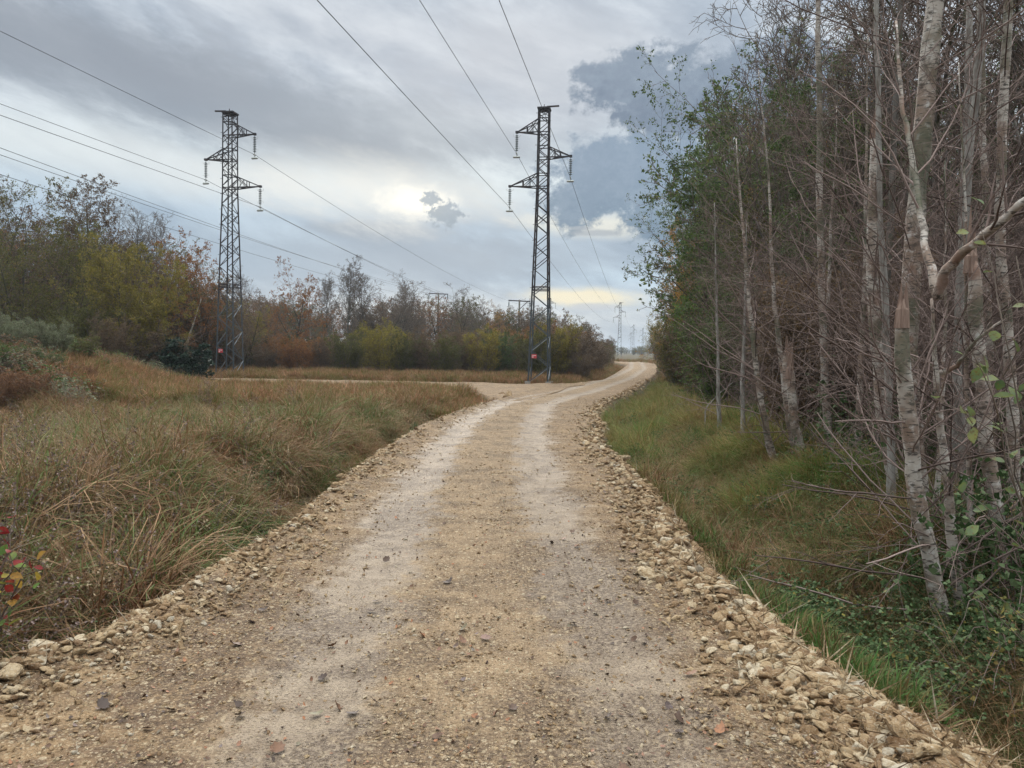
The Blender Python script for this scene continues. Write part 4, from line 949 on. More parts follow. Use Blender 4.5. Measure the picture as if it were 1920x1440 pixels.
# ---- near birch trunks traced at their own distances
def smooth_path(pts, n):
    pts = np.array(pts, float); d = np.concatenate([[0], np.cumsum(np.linalg.norm(np.diff(pts, axis=0), axis=1))]); t_ = np.linspace(0, d[-1], n)
    out = np.stack([np.interp(t_, d, pts[:, k]) for k in range(3)], 1)
    for _ in range(2): out[1:-1] = out[1:-1] * .5 + (out[:-2] + out[2:]) * .25
    return out
def near_trunk(pix, Y0, wpx, label, bark='birch', snapped=False, twigs=30, Y1=None, cat='tree', name='birch_tree', twl=.35, forks=()):
    """pix: list of (px,py) from foot to top; wpx: trunk width in photo px at foot and at top"""
    Y1 = Y0 if Y1 is None else Y1
    pts = [at(px, py, Y0 + (Y1 - Y0) * i / (len(pix) - 1)) for i, (px, py) in enumerate(pix)]
    x0, y0 = pts[0].x, pts[0].y; zg = Hf(x0, y0); b0 = Vector((x0, y0, zg - .2))
    if pts[0].z < zg: pts[0].z = zg
    in_frame = (not snapped) and pix[-1][1] > 0
    P = smooth_path([b0] + pts, 26) - np.array([x0, y0, zg]); n = len(P)
    P[1:, :2] += np.cumsum(rng.normal(0, .006, (n - 1, 2)), 0)
    R = np.linspace(wpx[0], wpx[1], n) / F * Y0 / 2 * .72; R[0] *= 1.4; R[1] *= 1.2; R *= 1 + rng.normal(0, .05, n)
    if in_frame: R *= np.linspace(1, .12, n) ** .7
    e = empty(name, (x0, y0, zg)); tag(e, label, cat)
    b = MB()
    if snapped: R[-3:] *= np.array([.95, .85, .6])
    b.tubes(P, R, 12, 0)
    if snapped:
        q = P[-1]; rr = R[-4]
        s_ = MB()
        for k_ in range(7):
            a = k_ * 6.28 / 7; h_ = rr * random.uniform(2.0, 6.5) * (1.3 if math.cos(a - 0.6) > 0.1 else .35)
            o_ = np.array([math.cos(a) * rr * .55, math.sin(a) * rr * .55, -rr * 2.6]); s_.tubes(np.array([q + o_, q + o_ * .8 + [0, 0, rr * 2.0], q + o_ * .7 + [0, 0, h_ + rr]]), np.array([rr * .5, rr * .44, rr * .06]), 5)
    link('trunk', b.mesh('near_trunk', [M[bark]]), e)
    if snapped: link('broken_top', s_.mesh('broken_top', [M['snap']], False), e)
    r = np.random.default_rng(int(pix[0][0]))
    br = MB()
    for fk in forks:
        fp = [at(px, py, yy_) - Vector((x0, y0, zg)) for px, py, yy_ in fk[0]]; Pf = smooth_path(fp, 22); Pf[1:-1] = Pf[1:-1] * .5 + (Pf[:-2] + Pf[2:]) * .25; Pf[2:-1] += np.random.default_rng(3).normal(0, .004, Pf[2:-1].shape); Rf = np.linspace(fk[1], fk[2], 22) / F * Y0 / 2 * .75 * (1 + np.random.default_rng(4).normal(0, .05, 22))
        bb = MB(); bb.tubes(Pf, Rf, 9, 0); link('limb', bb.mesh('limb', [M[bark]]), e)
        P1, R1 = spawn(r, Pf[None], Rf[None], 12, .25, 1, twl, .7, 7, .1, .03, .4, .004, .3); br.tubes(P1, R1, 4, 0)
        P2, R2 = spawn(r, P1, R1, 6, .15, 1, .45, .7, 5, .12, 0, .5, .0025, .3); br.tubes(P2, R2, 3, 0)
    if twigs:
        P1, R1 = spawn(r, P[None], R[None], twigs, .15, .97 if not snapped else .85, twl, 1.0, 8, .09, .03, .22, .003, .3); R1 = np.minimum(R1, .0065 if Y0 < 20 else .02); br.tubes(P1, R1, 4, 0)
        P2, R2 = spawn(r, P1, R1, 6, .15, 1, .42, .7, 5, .12, .0, .6, .0022, .3); br.tubes(P2, R2, 3, 0)
        P3_, R3_ = spawn(r, P2, R2, 3, .2, 1, .5, .7, 4, .12, .0, .6, .0018, .3); br.tubes(P3_, R3_, 3, 0)
    if br.n: link('twigs', br.mesh('near_twigs', [M['twig_red']]), e)
    return e
near_trunk([(1765, 1165), (1738, 1050), (1712, 880), (1700, 760), (1690, 650), (1698, 580)], 5.2, (44, 36), 'snapped birch with peeling bark, nearest of the snapped trunks', snapped=True, twigs=26, twl=.5)
near_trunk([(1722, 1050), (1718, 900), (1700, 700), (1712, 520), (1730, 330), (1748, 150), (1760, 0), (1768, -160)], 6.6, (56, 40), 'thick mossy birch trunk running out of the picture top', bark='birch', twigs=34, twl=.28)
near_trunk([(1690, 1010), (1668, 850), (1650, 720), (1638, 560), (1632, 400), (1636, 235)], 8.0, (32, 26), 'tall snapped birch with a slanted broken top against the wood', snapped=True, twigs=24, twl=.35)
near_trunk([(1800, 1160), (1788, 1000), (1775, 850), (1762, 700), (1757, 560)], 5.4, (36, 30), 'forked birch whose right limb bends out of the picture', twigs=16, twl=.5,
           forks=[([(1757, 560, 5.4), (1765, 515, 5.35), (1800, 475, 5.2), (1850, 440, 5.0), (1925, 375, 4.8), (2010, 300, 4.6)], 27, 13), ([(1757, 560, 5.4), (1742, 500, 5.5), (1728, 420, 5.7), (1716, 330, 5.9), (1690, 180, 6.1), (1680, 40, 6.3)], 22, 7), ([(1760, 700, 5.4), (1790, 690, 5.3), (1830, 640, 5.1), (1880, 600, 5.0)], 14, 5)])
near_trunk([(1880, 1130), (1866, 980), (1850, 850), (1838, 680), (1826, 560), (1818, 480)], 5.7, (40, 33), 'snapped birch right of the forked birch', snapped=True, twigs=18, twl=.5)
near_trunk([(1835, 1140), (1822, 1000), (1810, 850), (1795, 700), (1800, 500), (1815, 300), (1830, 100), (1838, -60)], 6.9, (26, 17), 'slim grey stem between the forked birch and the right snapped birch', bark='bark_pale', twigs=24, twl=.3)
near_trunk([(1512, 925), (1500, 850), (1490, 780), (1490, 690)], 10.0, (26, 22), 'short snapped birch stump beside two thin birches', snapped=True, twigs=8, twl=.6)
near_trunk([(1500, 920), (1482, 820), (1470, 740), (1476, 660)], 10.4, (20, 16), 'slim snapped birch just left of the short snapped stump', snapped=True, twigs=10, twl=.5)
near_trunk([(1470, 915), (1440, 820), (1422, 700), (1408, 560), (1398, 420), (1390, 260)], 10.3, (24, 12), 'thin pale birch leftmost of the near right clump', twigs=34, twl=.28)
near_trunk([(1500, 915), (1480, 780), (1462, 640), (1452, 520), (1450, 400), (1440, 250), (1430, 130)], 10.8, (20, 9), 'thin reddish birch second in the near right clump', twigs=34, twl=.28)
near_trunk([(1650, 980), (1648, 800), (1655, 650), (1670, 450), (1680, 250), (1690, 50), (1700, -100)], 9.2, (22, 12), 'slim grey stem behind the tall snapped birch', bark='bark', twigs=30, twl=.28)
near_trunk([(1920, 1150), (1905, 1000), (1900, 800), (1885, 600), (1880, 400), (1890, 200), (1900, 0), (1905, -100)], 6.5, (30, 20), 'pale trunk at the right picture edge', bark='birch', twigs=26, twl=.3)
for i_, (px_, py_, Y_, top_, lean_, w_, lb_) in enumerate([
        (1392, 880, 12.5, 420, -10, 12, 'very thin birch stem at the left front of the near clump'), (1560, 930, 10.5, -60, 25, 15, 'slim birch stem between the stump and the tall snapped birch'),
        (1600, 960, 9.5, 60, -35, 14, 'slim birch stem just left of the tall snapped birch'), (1675, 1040, 7.4, -120, 30, 15, 'slim birch rising between the two snapped trunks'),
        (1745, 1100, 6.4, 300, -25, 13, 'thin stem crossing in front of the thick mossy trunk'), (1822, 1150, 5.8, 120, 22, 14, 'thin stem right beside the forked birch'),
        (1790, 1010, 8.2, -150, -20, 18, 'birch stem behind the forked birch'), (1862, 1040, 7.8, -150, 25, 17, 'birch stem behind the right snapped birch'),
        (1535, 900, 11.5, 200, -30, 13, 'leaning thin stem just right of the short snapped stump'), (1350, 830, 14.5, 380, 12, 10, 'thin birch at the left tip of the near thickets')]):
    near_trunk([(px_, py_), (px_ - lean_ * .3, py_ * .8 + top_ * .2), (px_ - lean_ * .6, py_ * .5 + top_ * .5), (px_ - lean_, top_)], Y_, (w_ * 1.5, w_ * .7), lb_, twigs=26, twl=.26, bark='birch' if i_ % 3 else 'bark_pale')
near_trunk([(1320, 765), (1350, 735), (1375, 715)], 15.5, (7, 4), 'broken pale branch propped in the grass left of the thickets', bark='bark_pale', twigs=5, name='fallen_branch', cat='branch', twl=.5)
near_trunk([(352, 640), (362, 610), (368, 590), (378, 560)], 46, (9, 6), 'white birch trunk leaning right beside the left pylon', twigs=8, twl=.5)
near_trunk([(2030, 500), (1985, 120), (1960, 40), (1925, 40), (1890, 35), (1865, 5), (1840, -40)], 4.6, (40, 14), 'mossy limb arching in at the top right corner', bark='bark_moss', twigs=4, twl=.2, name='mossy_tree') if False else None

# ------------------------------------------------------------------ brambles, ferns, leafy sprays
def bramble_proto(seed, rad=.7, h=.7, canes=30, leaves=480, ls=.048):
    r = np.random.default_rng(seed); st = MB(); fo = MB(); n = 9
    a = r.uniform(0, 6.28, canes); L = rad * r.uniform(.7, 1.5, canes); hh = h * r.uniform(.5, 1.2, canes); t_ = np.linspace(0, 1, n)
    P = np.stack([np.cos(a)[:, None] * L[:, None] * t_, np.sin(a)[:, None] * L[:, None] * t_, hh[:, None] * np.sin(t_ * PI * .8) - .05], -1) + r.normal(0, .05, (canes, 1, 3)) + np.cumsum(r.normal(0, .025, (canes, n, 3)), 1)
    st.tubes(P, np.full((canes, n), .004) * np.linspace(1.2, .6, n), 4, 0)
    C = leaf_pts(r, P, leaves // canes, .05, .1); N = len(C)
    # trifoliate leaves
    az = r.uniform(0, 6.28, N)
    for k in (-1, 0, 1):
        d = np.stack([np.cos(az + k * 1.2), np.sin(az + k * 1.2), r.normal(-.1, .35, N)], 1); s_ = ls * r.uniform(.7, 1.35, N); fo.leaves(C + d * s_[:, None] * .55, d + r.normal(0, .12, d.shape), s_, s_ * .72, 0, r.random(N), .16, r)
    return st.mesh('bramble_canes', [M['twig_red']]), fo.mesh('bramble_foliage', [M['L_bramble']])
BR = [bramble_proto(300 + i) for i in range(4)] 
def bramble(x, y, s, label, group=None, lm=None, hz=1.0):
    st, fo = random.choice(BR); e = empty('bramble_bush', (x, y, Hf(x, y)), random.uniform(0, 6.28), (s, s, s * hz)); tag(e, label, 'bramble', group)
    link('canes', st, e); f_ = link('foliage', fo, e)
    if lm: f_.material_slots[0].link = 'OBJECT'; f_.material_slots[0].material = M[lm]
for px, py, s, hz, lb in [(1840, 1350, .6, .9, 'leafy blue-green bramble at the bottom right corner, left part'), (1900, 1290, .7, 1.1, 'leafy blue-green bramble at the right picture edge above the leaf litter'), (1880, 1110, .6, 1.9, 'leafy bramble climbing the feet of the right snapped birch'), (1790, 1060, .5, 1.5, 'leafy bramble climbing between the forked and the nearest snapped birch'), (1925, 1200, 1.0, 1.3, 'tall bramble climbing at the right picture edge'),
                          (1450, 945, .55, .7, 'low dark bramble at the foot of the thin birches'), (1520, 935, .6, .8, 'low dark bramble right of the thin birches'), (1580, 925, .8, 1.1, 'dense bramble mound between the thin birches and the snapped birch'),
                          (1640, 930, .9, 1.2, 'dense bramble mound behind the snapped birches'), (1850, 1110, .5, .8, 'bramble between the near birch feet'), (1690, 1080, .4, .5, 'low bramble in front of the nearest snapped birch'), (1560, 1060, .3, .5, 'small bramble tuft amid dry stalks')]:
    x, y = ground_px(px, py); bramble(x, y, s, lb, hz=hz)
for i in range(36):
    Y = 8 + 13 * random.random() ** 1.2; x = wedge(Y) + random.uniform(.4, 4.0); bramble(x, Y, random.uniform(.8, 1.7), 'dark bramble mound on the floor of the right wood', 'brambles on the right wood floor', hz=random.uniform(.8, 1.4))
for i in range(60):
    px = random.uniform(-60, 330); Y = random.uniform(19, 42); p = at(px, 700, Y)
    if px > 120 and Y < 30: continue
    bramble(p.x, Y, random.uniform(.9, 1.4), 'low weedy mound along the left meadow margin', 'weedy mounds along the left meadow margin', lm=random.choice(['L_green', 'L_bracken', 'L_pale', 'L_brown']), hz=.8)

def bigleaf(mb, c, d, up, L, W, a, mi=0):
    d = Vector(d).normalized(); up = Vector(up); x = d.cross(up).normalized(); z = x.cross(d)
    prof = [(0, 0.02), (.18, .30), (.42, .5), (.68, .42), (.88, .18), (1, .01)]
    V_ = []; 
    for t_, w_ in prof:
        b0 = Vector(c) + d * L * t_ - z * (t_ * t_) * L * .16
        V_ += [b0 - x * w_ * W + z * .12 * W * w_ * 2, b0, b0 + x * w_ * W + z * .12 * W * w_ * 2]
    Fq = []
    for i in range(5):
        for k in (0, 1): q = i * 3 + k; Fq.append([q, q + 1, q + 4, q + 3])
    mb.add([list(v) for v in V_], np.array(Fq), mi, np.full(18, a))
# leafy sallow spray reaching in from the right edge
M['L_sallow'] = leafmat('sallow_leaves', [(0, (0.06, 0.10, 0.04)), (.4, (0.13, 0.18, 0.09)), (.7, (0.24, 0.26, 0.14)), (.85, (0.30, 0.23, 0.04)), (1, (0.22, 0.12, 0.07))], .4, .5, spots=.7)
M['L_maple'] = leafmat('autumn_sapling_leaves', [(0, (0.16, 0.012, 0.018)), (.45, (0.24, 0.025, 0.03)), (.55, (0.34, 0.25, 0.05)), (.75, (0.10, 0.18, 0.05)), (1, (0.13, 0.22, 0.08))], .4, .5, spots=.7)
def spray(name, basep, ends, lm, n, L, label, seed, cat, twig='twig_brown', wr=.008, part='leaves', palette=None):
    r = np.random.default_rng(seed); e = empty(name, basep); tag(e, label, cat); st = MB(); lf = MB(); bp = np.array(basep)
    for (q, palo) in ends:
        m_ = (bp * .5 + np.array(q) * .5) + np.array([0, 0, .18]); P = smooth_path([bp, m_, q], 14) - bp; P[0] = 0
        P[1:-1] += r.normal(0, .012, (12, 3)); st.tubes(P, np.linspace(wr, .0022, 14), 5, 0)
        P1, R1 = spawn(r, P[None], np.full((1, 14), .004), 7, .35, 1, .22, .8, 5, .1, 0, .7, .002, .2); st.tubes(P1, R1, 4, 0)
        allp = np.concatenate([P[6:]] + [p[1:] for p in P1]); dd = unit(P[-1] - P[0])
        for _ in range(n):
            c = allp[r.integers(len(allp))]; d = dd * .4 + r.normal(0, .6, 3); d[2] -= .25
            a_ = np.clip(palo[0] + (palo[1] - palo[0]) * r.random(), 0, 1); s_ = L * r.uniform(.6, 1.2); bigleaf(lf, c, d, r.normal(0, .5, 3) + np.array([0, -.3, 1]), s_, s_ * .62, a_)
    link('stems', st.mesh(name + '_stems', [M[twig]]), e); link(part, lf.mesh(name + '_leaves', [M[lm]]), e)
_sb = at(2090, 1120, 3.1)
spray('sallow_shrub', (_sb.x, _sb.y, Hf(_sb.x, _sb.y) - .05), [(tuple(at(1850, 700, 2.8)), (0, .8)), (tuple(at(1870, 560, 2.9)), (.2, .95)), (tuple(at(1890, 850, 2.7)), (0, 1)), (tuple(at(1862, 640, 3.0)), (.1, .8)), (tuple(at(1905, 480, 2.9)), (.3, .9))],
      'L_sallow', 20, .062, 'silvery-leaved sallow sprays reaching in from the right edge', 5, 'shrub')
x, y = at(-25, 1000, 3.7).x, 3.7; zb = Hf(x, y)
spray('autumn_sapling', (x, y, zb), [(tuple(at(30, 975, y + .1)), (0, .42)), (tuple(at(18, 1000, y)), (0, .45)), (tuple(at(62, 1045, y - .1)), (.3, .8)), (tuple(at(25, 1060, y - .2)), (.25, .9)), (tuple(at(-20, 1090, y)), (.6, 1))],
      'L_maple', 12, .062, 'small sapling with crimson and yellow leaves at the left edge', 9, 'sapling')

# ------------------------------------------------------------------ grass and weeds (stuff)
def grassmat(name, dry, olive, green, dscale=.35):
    def b(t):
        p = pos(t); r = attr(t, 'rnd'); n = t.noise(p, dscale, 4, 0.6, 0.5); o = orand(t)
        c1 = t.mix(t.ss(r, 0, 1), t.mix(1.0, dry, (.42, .38, .35), 'MULTIPLY'), dry)
        c2 = t.mix(r, olive, green)
        k = t.ss(t.m('ADD', t.m('MULTIPLY', n, .9), t.m('ADD', t.m('MULTIPLY', o, .35), t.m('MULTIPLY', t.m('FRACT', t.m('MULTIPLY', r, 7.31)), .45))), .76, 1.02)
        red = t.ss(t.noise(p, dscale * 2.3, 3, 0.6), 0.46, 0.60, 0, .85); c1 = t.mix(red, c1, t.mix(1.0, c1, (.62, .46, .42), 'MULTIPLY'))
        c = t.mix(k, c1, c2)
        s = princ(t, c, .65, spec=.2); tr = t.new('ShaderNodeBsdfTranslucent'); t.l.new(c, tr.inputs[0]); mx = t.new('ShaderNodeMixShader'); mx.inputs[0].default_value = .3
        t.l.new(s, mx.inputs[1]); t.l.new(tr.outputs[0], mx.inputs[2]); return mx.outputs[0]
    return material(name, b)
M['g_meadow'] = grassmat('meadow_grass', (0.44, 0.245, 0.135), (0.155, 0.11, 0.038), (0.085, 0.13, 0.022), .6)
M['g_sedge'] = grassmat('sedge_grass', (0.38, 0.235, 0.13), (0.12, 0.12, 0.035), (0.06, 0.13, 0.03), .9)
M['g_right'] = grassmat('verge_grass', (0.36, 0.27, 0.10), (0.12, 0.16, 0.03), (0.055, 0.155, 0.028), .9)
M['g_turf'] = grassmat('short_turf', (0.22, 0.17, 0.07), (0.08, 0.125, 0.03), (0.055, 0.135, 0.03), .8)
M['g_dry'] = grassmat('dry_stalks', (0.42, 0.28, 0.15), (0.24, 0.165, 0.10), (0.10, 0.12, 0.05), .5)
def clump(seed, n, h, rad, bend, width, mat, dirbias=0.0, curl=1.0):
    r = np.random.default_rng(seed); m = 6; a = r.uniform(0, 6.28, n); rr = rad * np.sqrt(r.random(n)); L = h * r.uniform(.5, 1.25, n)
    p0 = np.stack([np.cos(a) * rr, np.sin(a) * rr, np.full(n, -.04)], 1); az = a + r.normal(0, .7, n); bd = bend * r.uniform(.35, 1.35, n)
    th = .12 + rr / rad * .25 * r.random(n)
    P = np.empty((n, m, 3)); P[:, 0] = p0; 
    for i in range(1, m):
        az = az + r.normal(0, .22, n); th = th + r.normal(0, .16, n) + bd / (m - 1) * (0.4 + 1.2 * i / m) * curl; d = np.stack([np.cos(az) * np.sin(th), np.sin(az) * np.sin(th), np.cos(th)], 1); d[:, 0] += dirbias * .12 * i; P[:, i] = P[:, i - 1] + d * (L / (m - 1))[:, None]
    P[:, :, 2] = np.maximum(P[:, :, 2], -.06)
    sd = np.stack([-np.sin(az), np.cos(az), np.zeros(n)], 1) + r.normal(0, .25, (n, 3)); sd = unit(sd); wv = width * r.uniform(.6, 1.4, n)[:, None] * np.array([.8, 1, 1, .85, .6, .12])[None]
    Vv = np.stack([P - sd[:, None] * wv[:, :, None] / 2, P + sd[:, None] * wv[:, :, None] / 2], 2).reshape(-1, 3)
    i = np.arange(n)[:, None] * 12 + np.arange(5)[None] * 2; i = i.ravel()[:, None]; Fq = i + np.array([0, 1, 3, 2])
    return mkmesh('grass_clump', Vv, [Fq], [mat], attrs={'rnd': np.repeat(r.random(n), 12)})
def weed(seed, mat, h=.7):      # dead branched stalk with seed specks
    r = np.random.default_rng(seed); b = MB(); P0, R0 = trunkline(r, h, .004, 8, (r.normal(0, .08), r.normal(0, .08)), .05); P0 = P0.copy()
    b.tubes(P0, np.maximum(R0, .0018), 3, 0); P1, R1 = spawn(r, P0, R0, 9, .35, 1, .35, .6, 5, .1, .06, .7, .0016, .3); b.tubes(P1, R1, 3, 0)
    C = leaf_pts(r, P1, 10, .012, .3); b.leaves(C, r.normal(size=C.shape), .022, .014, 0, r=r); return b.mesh('weed', [mat])
G_mead = [clump(400 + i, 46, .46, .15, 2.2, .0085, M['g_meadow']) for i in range(4)] + [clump(410 + i, 60, .62, .13, 3.1, .0085, M['g_meadow'], .3) for i in range(3)]
G_sedge = [clump(420 + i, 210, .98, .20, 2.9, .008, M['g_sedge'], [-.2, .3, .5, .1][i]) for i in range(4)]
G_far = [clump(430 + i, 60, .50, .34, 1.3, .016, M['g_meadow']) for i in range(4)]
G_right = [clump(440 + i, 130, .80, .15, 2.0, .0065, M['g_right']) for i in range(4)]
G_turf = [clump(450 + i, 70, .17, .13, 1.3, .006, M['g_turf']) for i in range(3)]
G_dry = [clump(460 + i, 26, .75, .28, 2.2, .004, M['g_dry'], .5) for i in range(3)]
G_weed = [weed(470 + i, M['twig_red']) for i in range(3)] + [weed(480 + i, M['straw'], .6) for i in range(2)]
def put_scatter(name, protos, X_, Y_, sc, label, zoff=0.0, tilt=.28):
    n = len(X_); Z_ = H(X_, Y_) + zoff; rot = np.stack([rng.normal(0, tilt, n), rng.normal(0, tilt, n), rng.uniform(0, 6.28, n)], 1)
    return scatter(name, np.stack([X_, Y_, Z_], 1), rot, sc, rng.integers(0, len(protos), n), protos, label)
def sample_area(n, y0, y1, xa, xb, dmin):
    y = ysample(n, y0, y1) if y1 / y0 > 1.5 else rng.uniform(y0, y1, n); x = xa(y) + (xb(y) - xa(y)) * rng.random(n); k = road_out(x, y) > dmin; return x[k], y[k]
fr_l = lambda y: -0.72 * y - 1.5
# meadow
x, y = sample_area(26000, 3.2, 27, fr_l, lambda y: np.minimum(XL(y), .2), .46)
s = np.clip(.72 + 1.0 * fbm(x * .35, y * .35, 3, 51) + 1.1 * fbm(x * 1.3, y * 1.3, 2, 52), .18, 1.5) * rng.uniform(.75, 1.2, len(x)) * (.62 + .38 * sstep(.2, 1.2, road_out(x, y)))
put_scatter('meadow_grass', G_mead, x, y, s * .86, 'tangled dry and green grass covering the meadow left of the road')
x, y = sample_area(17000, 22, 60, fr_l, lambda y: np.minimum(XL(y) + 0 * y, 30), .35)
put_scatter('far_meadow_grass', G_far, x, y, rng.uniform(.6, 1.15, len(x)), 'straw coloured grass at the back of the meadow')
# sedge tussocks along the ditch
x, y = sample_area(1500, 3.4, 26, lambda y: XL(y) - 3.0, lambda y: XL(y) - .5, .70)
kk = fbm(x * 1.0, y * 1.0, 3, 61) > .0; x, y = x[kk], y[kk]
put_scatter('sedge_tussocks', G_sedge, x, y, rng.uniform(.4, .9, len(x)) * (.7 + .6 * sstep(.6, 1.6, road_out(x, y))), 'long arching sedge tussocks overhanging the left road ditch', 0.03)
# the big dry mound by the near ditch
mx, my = at(205, 1050, 5.6).x, 5.6
x = rng.normal(mx, .42, 34); y = rng.normal(my, .45, 34); k = road_out(x, y) > .5; put_scatter('sedge_mound', G_sedge, x[k], y[k], rng.uniform(.6, .85, k.sum()) * 1.45, 'big domed mound of dry sedge by the near left ditch', .05)
x, y = sample_area(260, 3.6, 30, fr_l, lambda y: XL(y) - .4, .5)
scatter('leafy_weeds', np.stack([x, y, H(x, y) + .05], 1), np.stack([rng.normal(0, .2, len(x)), rng.normal(0, .2, len(x)), rng.uniform(0, 6.28, len(x))], 1), rng.uniform(.15, .45, len(x)), rng.integers(0, 4, len(x)), [b_[1] for b_ in BR], 'small leafy weeds between the meadow grasses')
x, y = sample_area(130, 4.5, 30, lambda y: XR(y) + .3, lambda y: wedge(y) + .6, .3)
scatter('verge_weeds', np.stack([x, y, H(x, y) + .05], 1), np.stack([rng.normal(0, .2, len(x)), rng.normal(0, .2, len(x)), rng.uniform(0, 6.28, len(x))], 1), rng.uniform(.2, .6, len(x)), rng.integers(0, 4, len(x)), [b_[1] for b_ in BR], 'small leafy weeds in the right verge')
x, y = sample_area(2300, 6.0, 40, lambda y: XR(y) + .3, lambda y: wedge(y) + .8, .3); put_scatter('verge_sedge', G_sedge, x, y, rng.uniform(.35, .75, len(x)), 'arching sedge tussocks in the right verge')
x, y = sample_area(1600, 4, 34, fr_l, lambda y: XL(y) - 2, .5); put_scatter('meadow_sedge', G_sedge, x, y, rng.uniform(.4, .95, len(x)), 'scattered sedge tussocks out in the meadow')
x, y = sample_area(700, 4, 42, fr_l, lambda y: XL(y) - .6, .5); put_scatter('dead_weeds', G_weed, x, y, rng.uniform(.6, 1.25, len(x)), 'thin dead weed stalks standing in the meadow')
# right verge
x, y = sample_area(7000, 8.0, 60, lambda y: XR(y) + .1, lambda y: wedge(y) + 1.0, .12)
s = rng.uniform(.5, 1.0, len(x)) * (.5 + .5 * sstep(.1, .7, road_out(x, y))) * np.clip(.75 + 2.2 * fbm(x * .9, y * .9, 3, 91), .2, 1.35); put_scatter('verge_grass', G_right, x, y, s, 'lush green and yellow grass on the verge right of the road')
x, y = sample_area(9000, 3.6, 9.5, lambda y: XR(y) - .02, lambda y: wedge(y) + .4, .06); kk = (fbm(x * 1.1, y * 1.1, 3, 71) > -.12) & (x < XR(y) + 1.9)
put_scatter('short_turf', G_turf, x[kk], y[kk], rng.uniform(.6, 1.4, kk.sum()), 'short bright green turf beside the right road edge')
x, y = sample_area(1500, 3.4, 11, lambda y: XR(y) + .7, lambda y: wedge(y) + 2.0, .35); put_scatter('dry_stalks', G_dry, x, y, rng.uniform(.4, .8, len(x)), 'tangle of dry straw stalks before the near birches', tilt=.4)
x, y = sample_area(9000, 48, 66, lambda y: -0.45 * y, lambda y: XL(y) + 0 * y, .3); put_scatter('grass_strip', G_far, x, y, rng.uniform(.7, 1.3, len(x)), 'rough grass strip between the side track and the bushes')
x, y = sample_area(4000, 60, 150, lambda y: .1 * y - 6, lambda y: .2 * y + 10, .3); put_scatter('corridor_grass', G_far, x, y, rng.uniform(.8, 1.3, len(x)), 'low grass along the far road')

# ------------------------------------------------------------------ fallen leaves
def leaf_fall(seed, mat, lobed=True):
    r = np.random.default_rng(seed); n = 22; th = np.linspace(0, 2 * PI, n, endpoint=False); rad = .5 * (1 - .42 * np.abs(np.cos(th))) ** .2 * (1 + (.13 * np.sin(th * 7 + r.uniform(0, 6)) if lobed else 0)) * np.where(np.cos(th) > .9, 1.2, 1)
    Vv = [[0, 0, .03]]; 
    cx, cy = r.uniform(.4, .9, 2) * r.choice([-1, 1], 2)
    for t_, q in zip(th, rad):
        a, b_ = math.cos(t_) * q, math.sin(t_) * q * .62; Vv.append([a, b_, abs(cx) * a * a * 1.3 + cy * b_ * .5 + abs(cy) * b_ * b_ * 2 + r.normal(0, .012)])
    Fq = np.array([[0, i + 1, (i + 1) % n + 1] for i in range(n)])
    return mkmesh('fallen_leaf', np.array(Vv), [Fq], [mat], attrs={'rnd': np.full(n + 1, r.random())})
def b_dead(t):
    c = t.ramp(orand(t), [(0, (0.05, 0.032, 0.024)), (.35, (0.12, 0.07, 0.045)), (.6, (0.20, 0.10, 0.055)), (.8, (0.30, 0.13, 0.06)), (.93, (0.17, 0.13, 0.12)), (1, (0.14, 0.12, 0.06))]); c = t.mix(t.ss(t.noise(objc(t), 5, 3), .45, .7, 0, .5), c, (.05, .03, .022))
    return princ(t, c, .6, spec=.3)
M['dead'] = material('dead_leaf', b_dead)
LF = [leaf_fall(500 + i, M['dead'], i % 3 != 0) for i in range(6)]
fixed = [(708, 1131), (470, 1177), (605, 1275), (277, 1380), (592, 1345), (632, 1335), (660, 1350), (1272, 1357), (1325, 1352), (1250, 1330), (1295, 1275), (840, 1100), (868, 1212), (910, 1207), (870, 1188), (960, 1340), (930, 1352), (820, 1395), (790, 1202), (1350, 1382), (520, 1410), (192, 1335), (1075, 1175), (320, 1345), (450, 1352), (1370, 1180), (1140, 1130), (440, 1220), (1190, 1205), (700, 1150)]
def leaf_label(x, y, s_, me):
    la = x - float(cmid(y)); shape = 'lobed' if LF.index(me) % 3 else 'oval'; size = 'large' if s_ > .07 else 'medium-sized' if s_ > .052 else 'small'
    zone = 'left stony shoulder' if la < -1.2 else 'left wheel rut' if la < -.4 else 'middle strip' if la < .4 else 'right wheel rut' if la < 1.2 else 'right stony edge'
    far = 'closest to the camera' if y < 3.3 else 'a step further on' if y < 4.3 else 'well up the road'
    return '%s %s leaf on the %s, %s' % (size, shape, zone, far)
for i in range(74):
    if i < len(fixed): x, y = on_road(*fixed[i]); s_ = random.uniform(.05, .085)
    else: y = float(ysample(1, 2.6, 9)[0]); x = float(XL(np.array([y]))[0] + (XR(np.array([y]))[0] - XL(np.array([y]))[0]) * random.random()); s_ = random.uniform(.03, .07)
    o = link('fallen_leaf', random.choice(LF)); o.location = (x, y, float(RZ(np.array([x]), np.array([y]))[0]) + .012); o.scale = (s_,) * 3; o.rotation_euler = (random.gauss(0, .3), random.gauss(0, .3), random.uniform(0, 6.28))
    tag(o, leaf_label(x, y, s_, o.data), 'leaf', 'dead leaves scattered on the road')
x, y = sample_area(8000, 2.6, 11, lambda y: XR(y) - .1, lambda y: wedge(y) + 5, -.05)
n = len(x); kk = rng.random(n) < np.where(x > XR(y) + .3, 1, .35); x, y = x[kk], y[kk]; n = len(x)
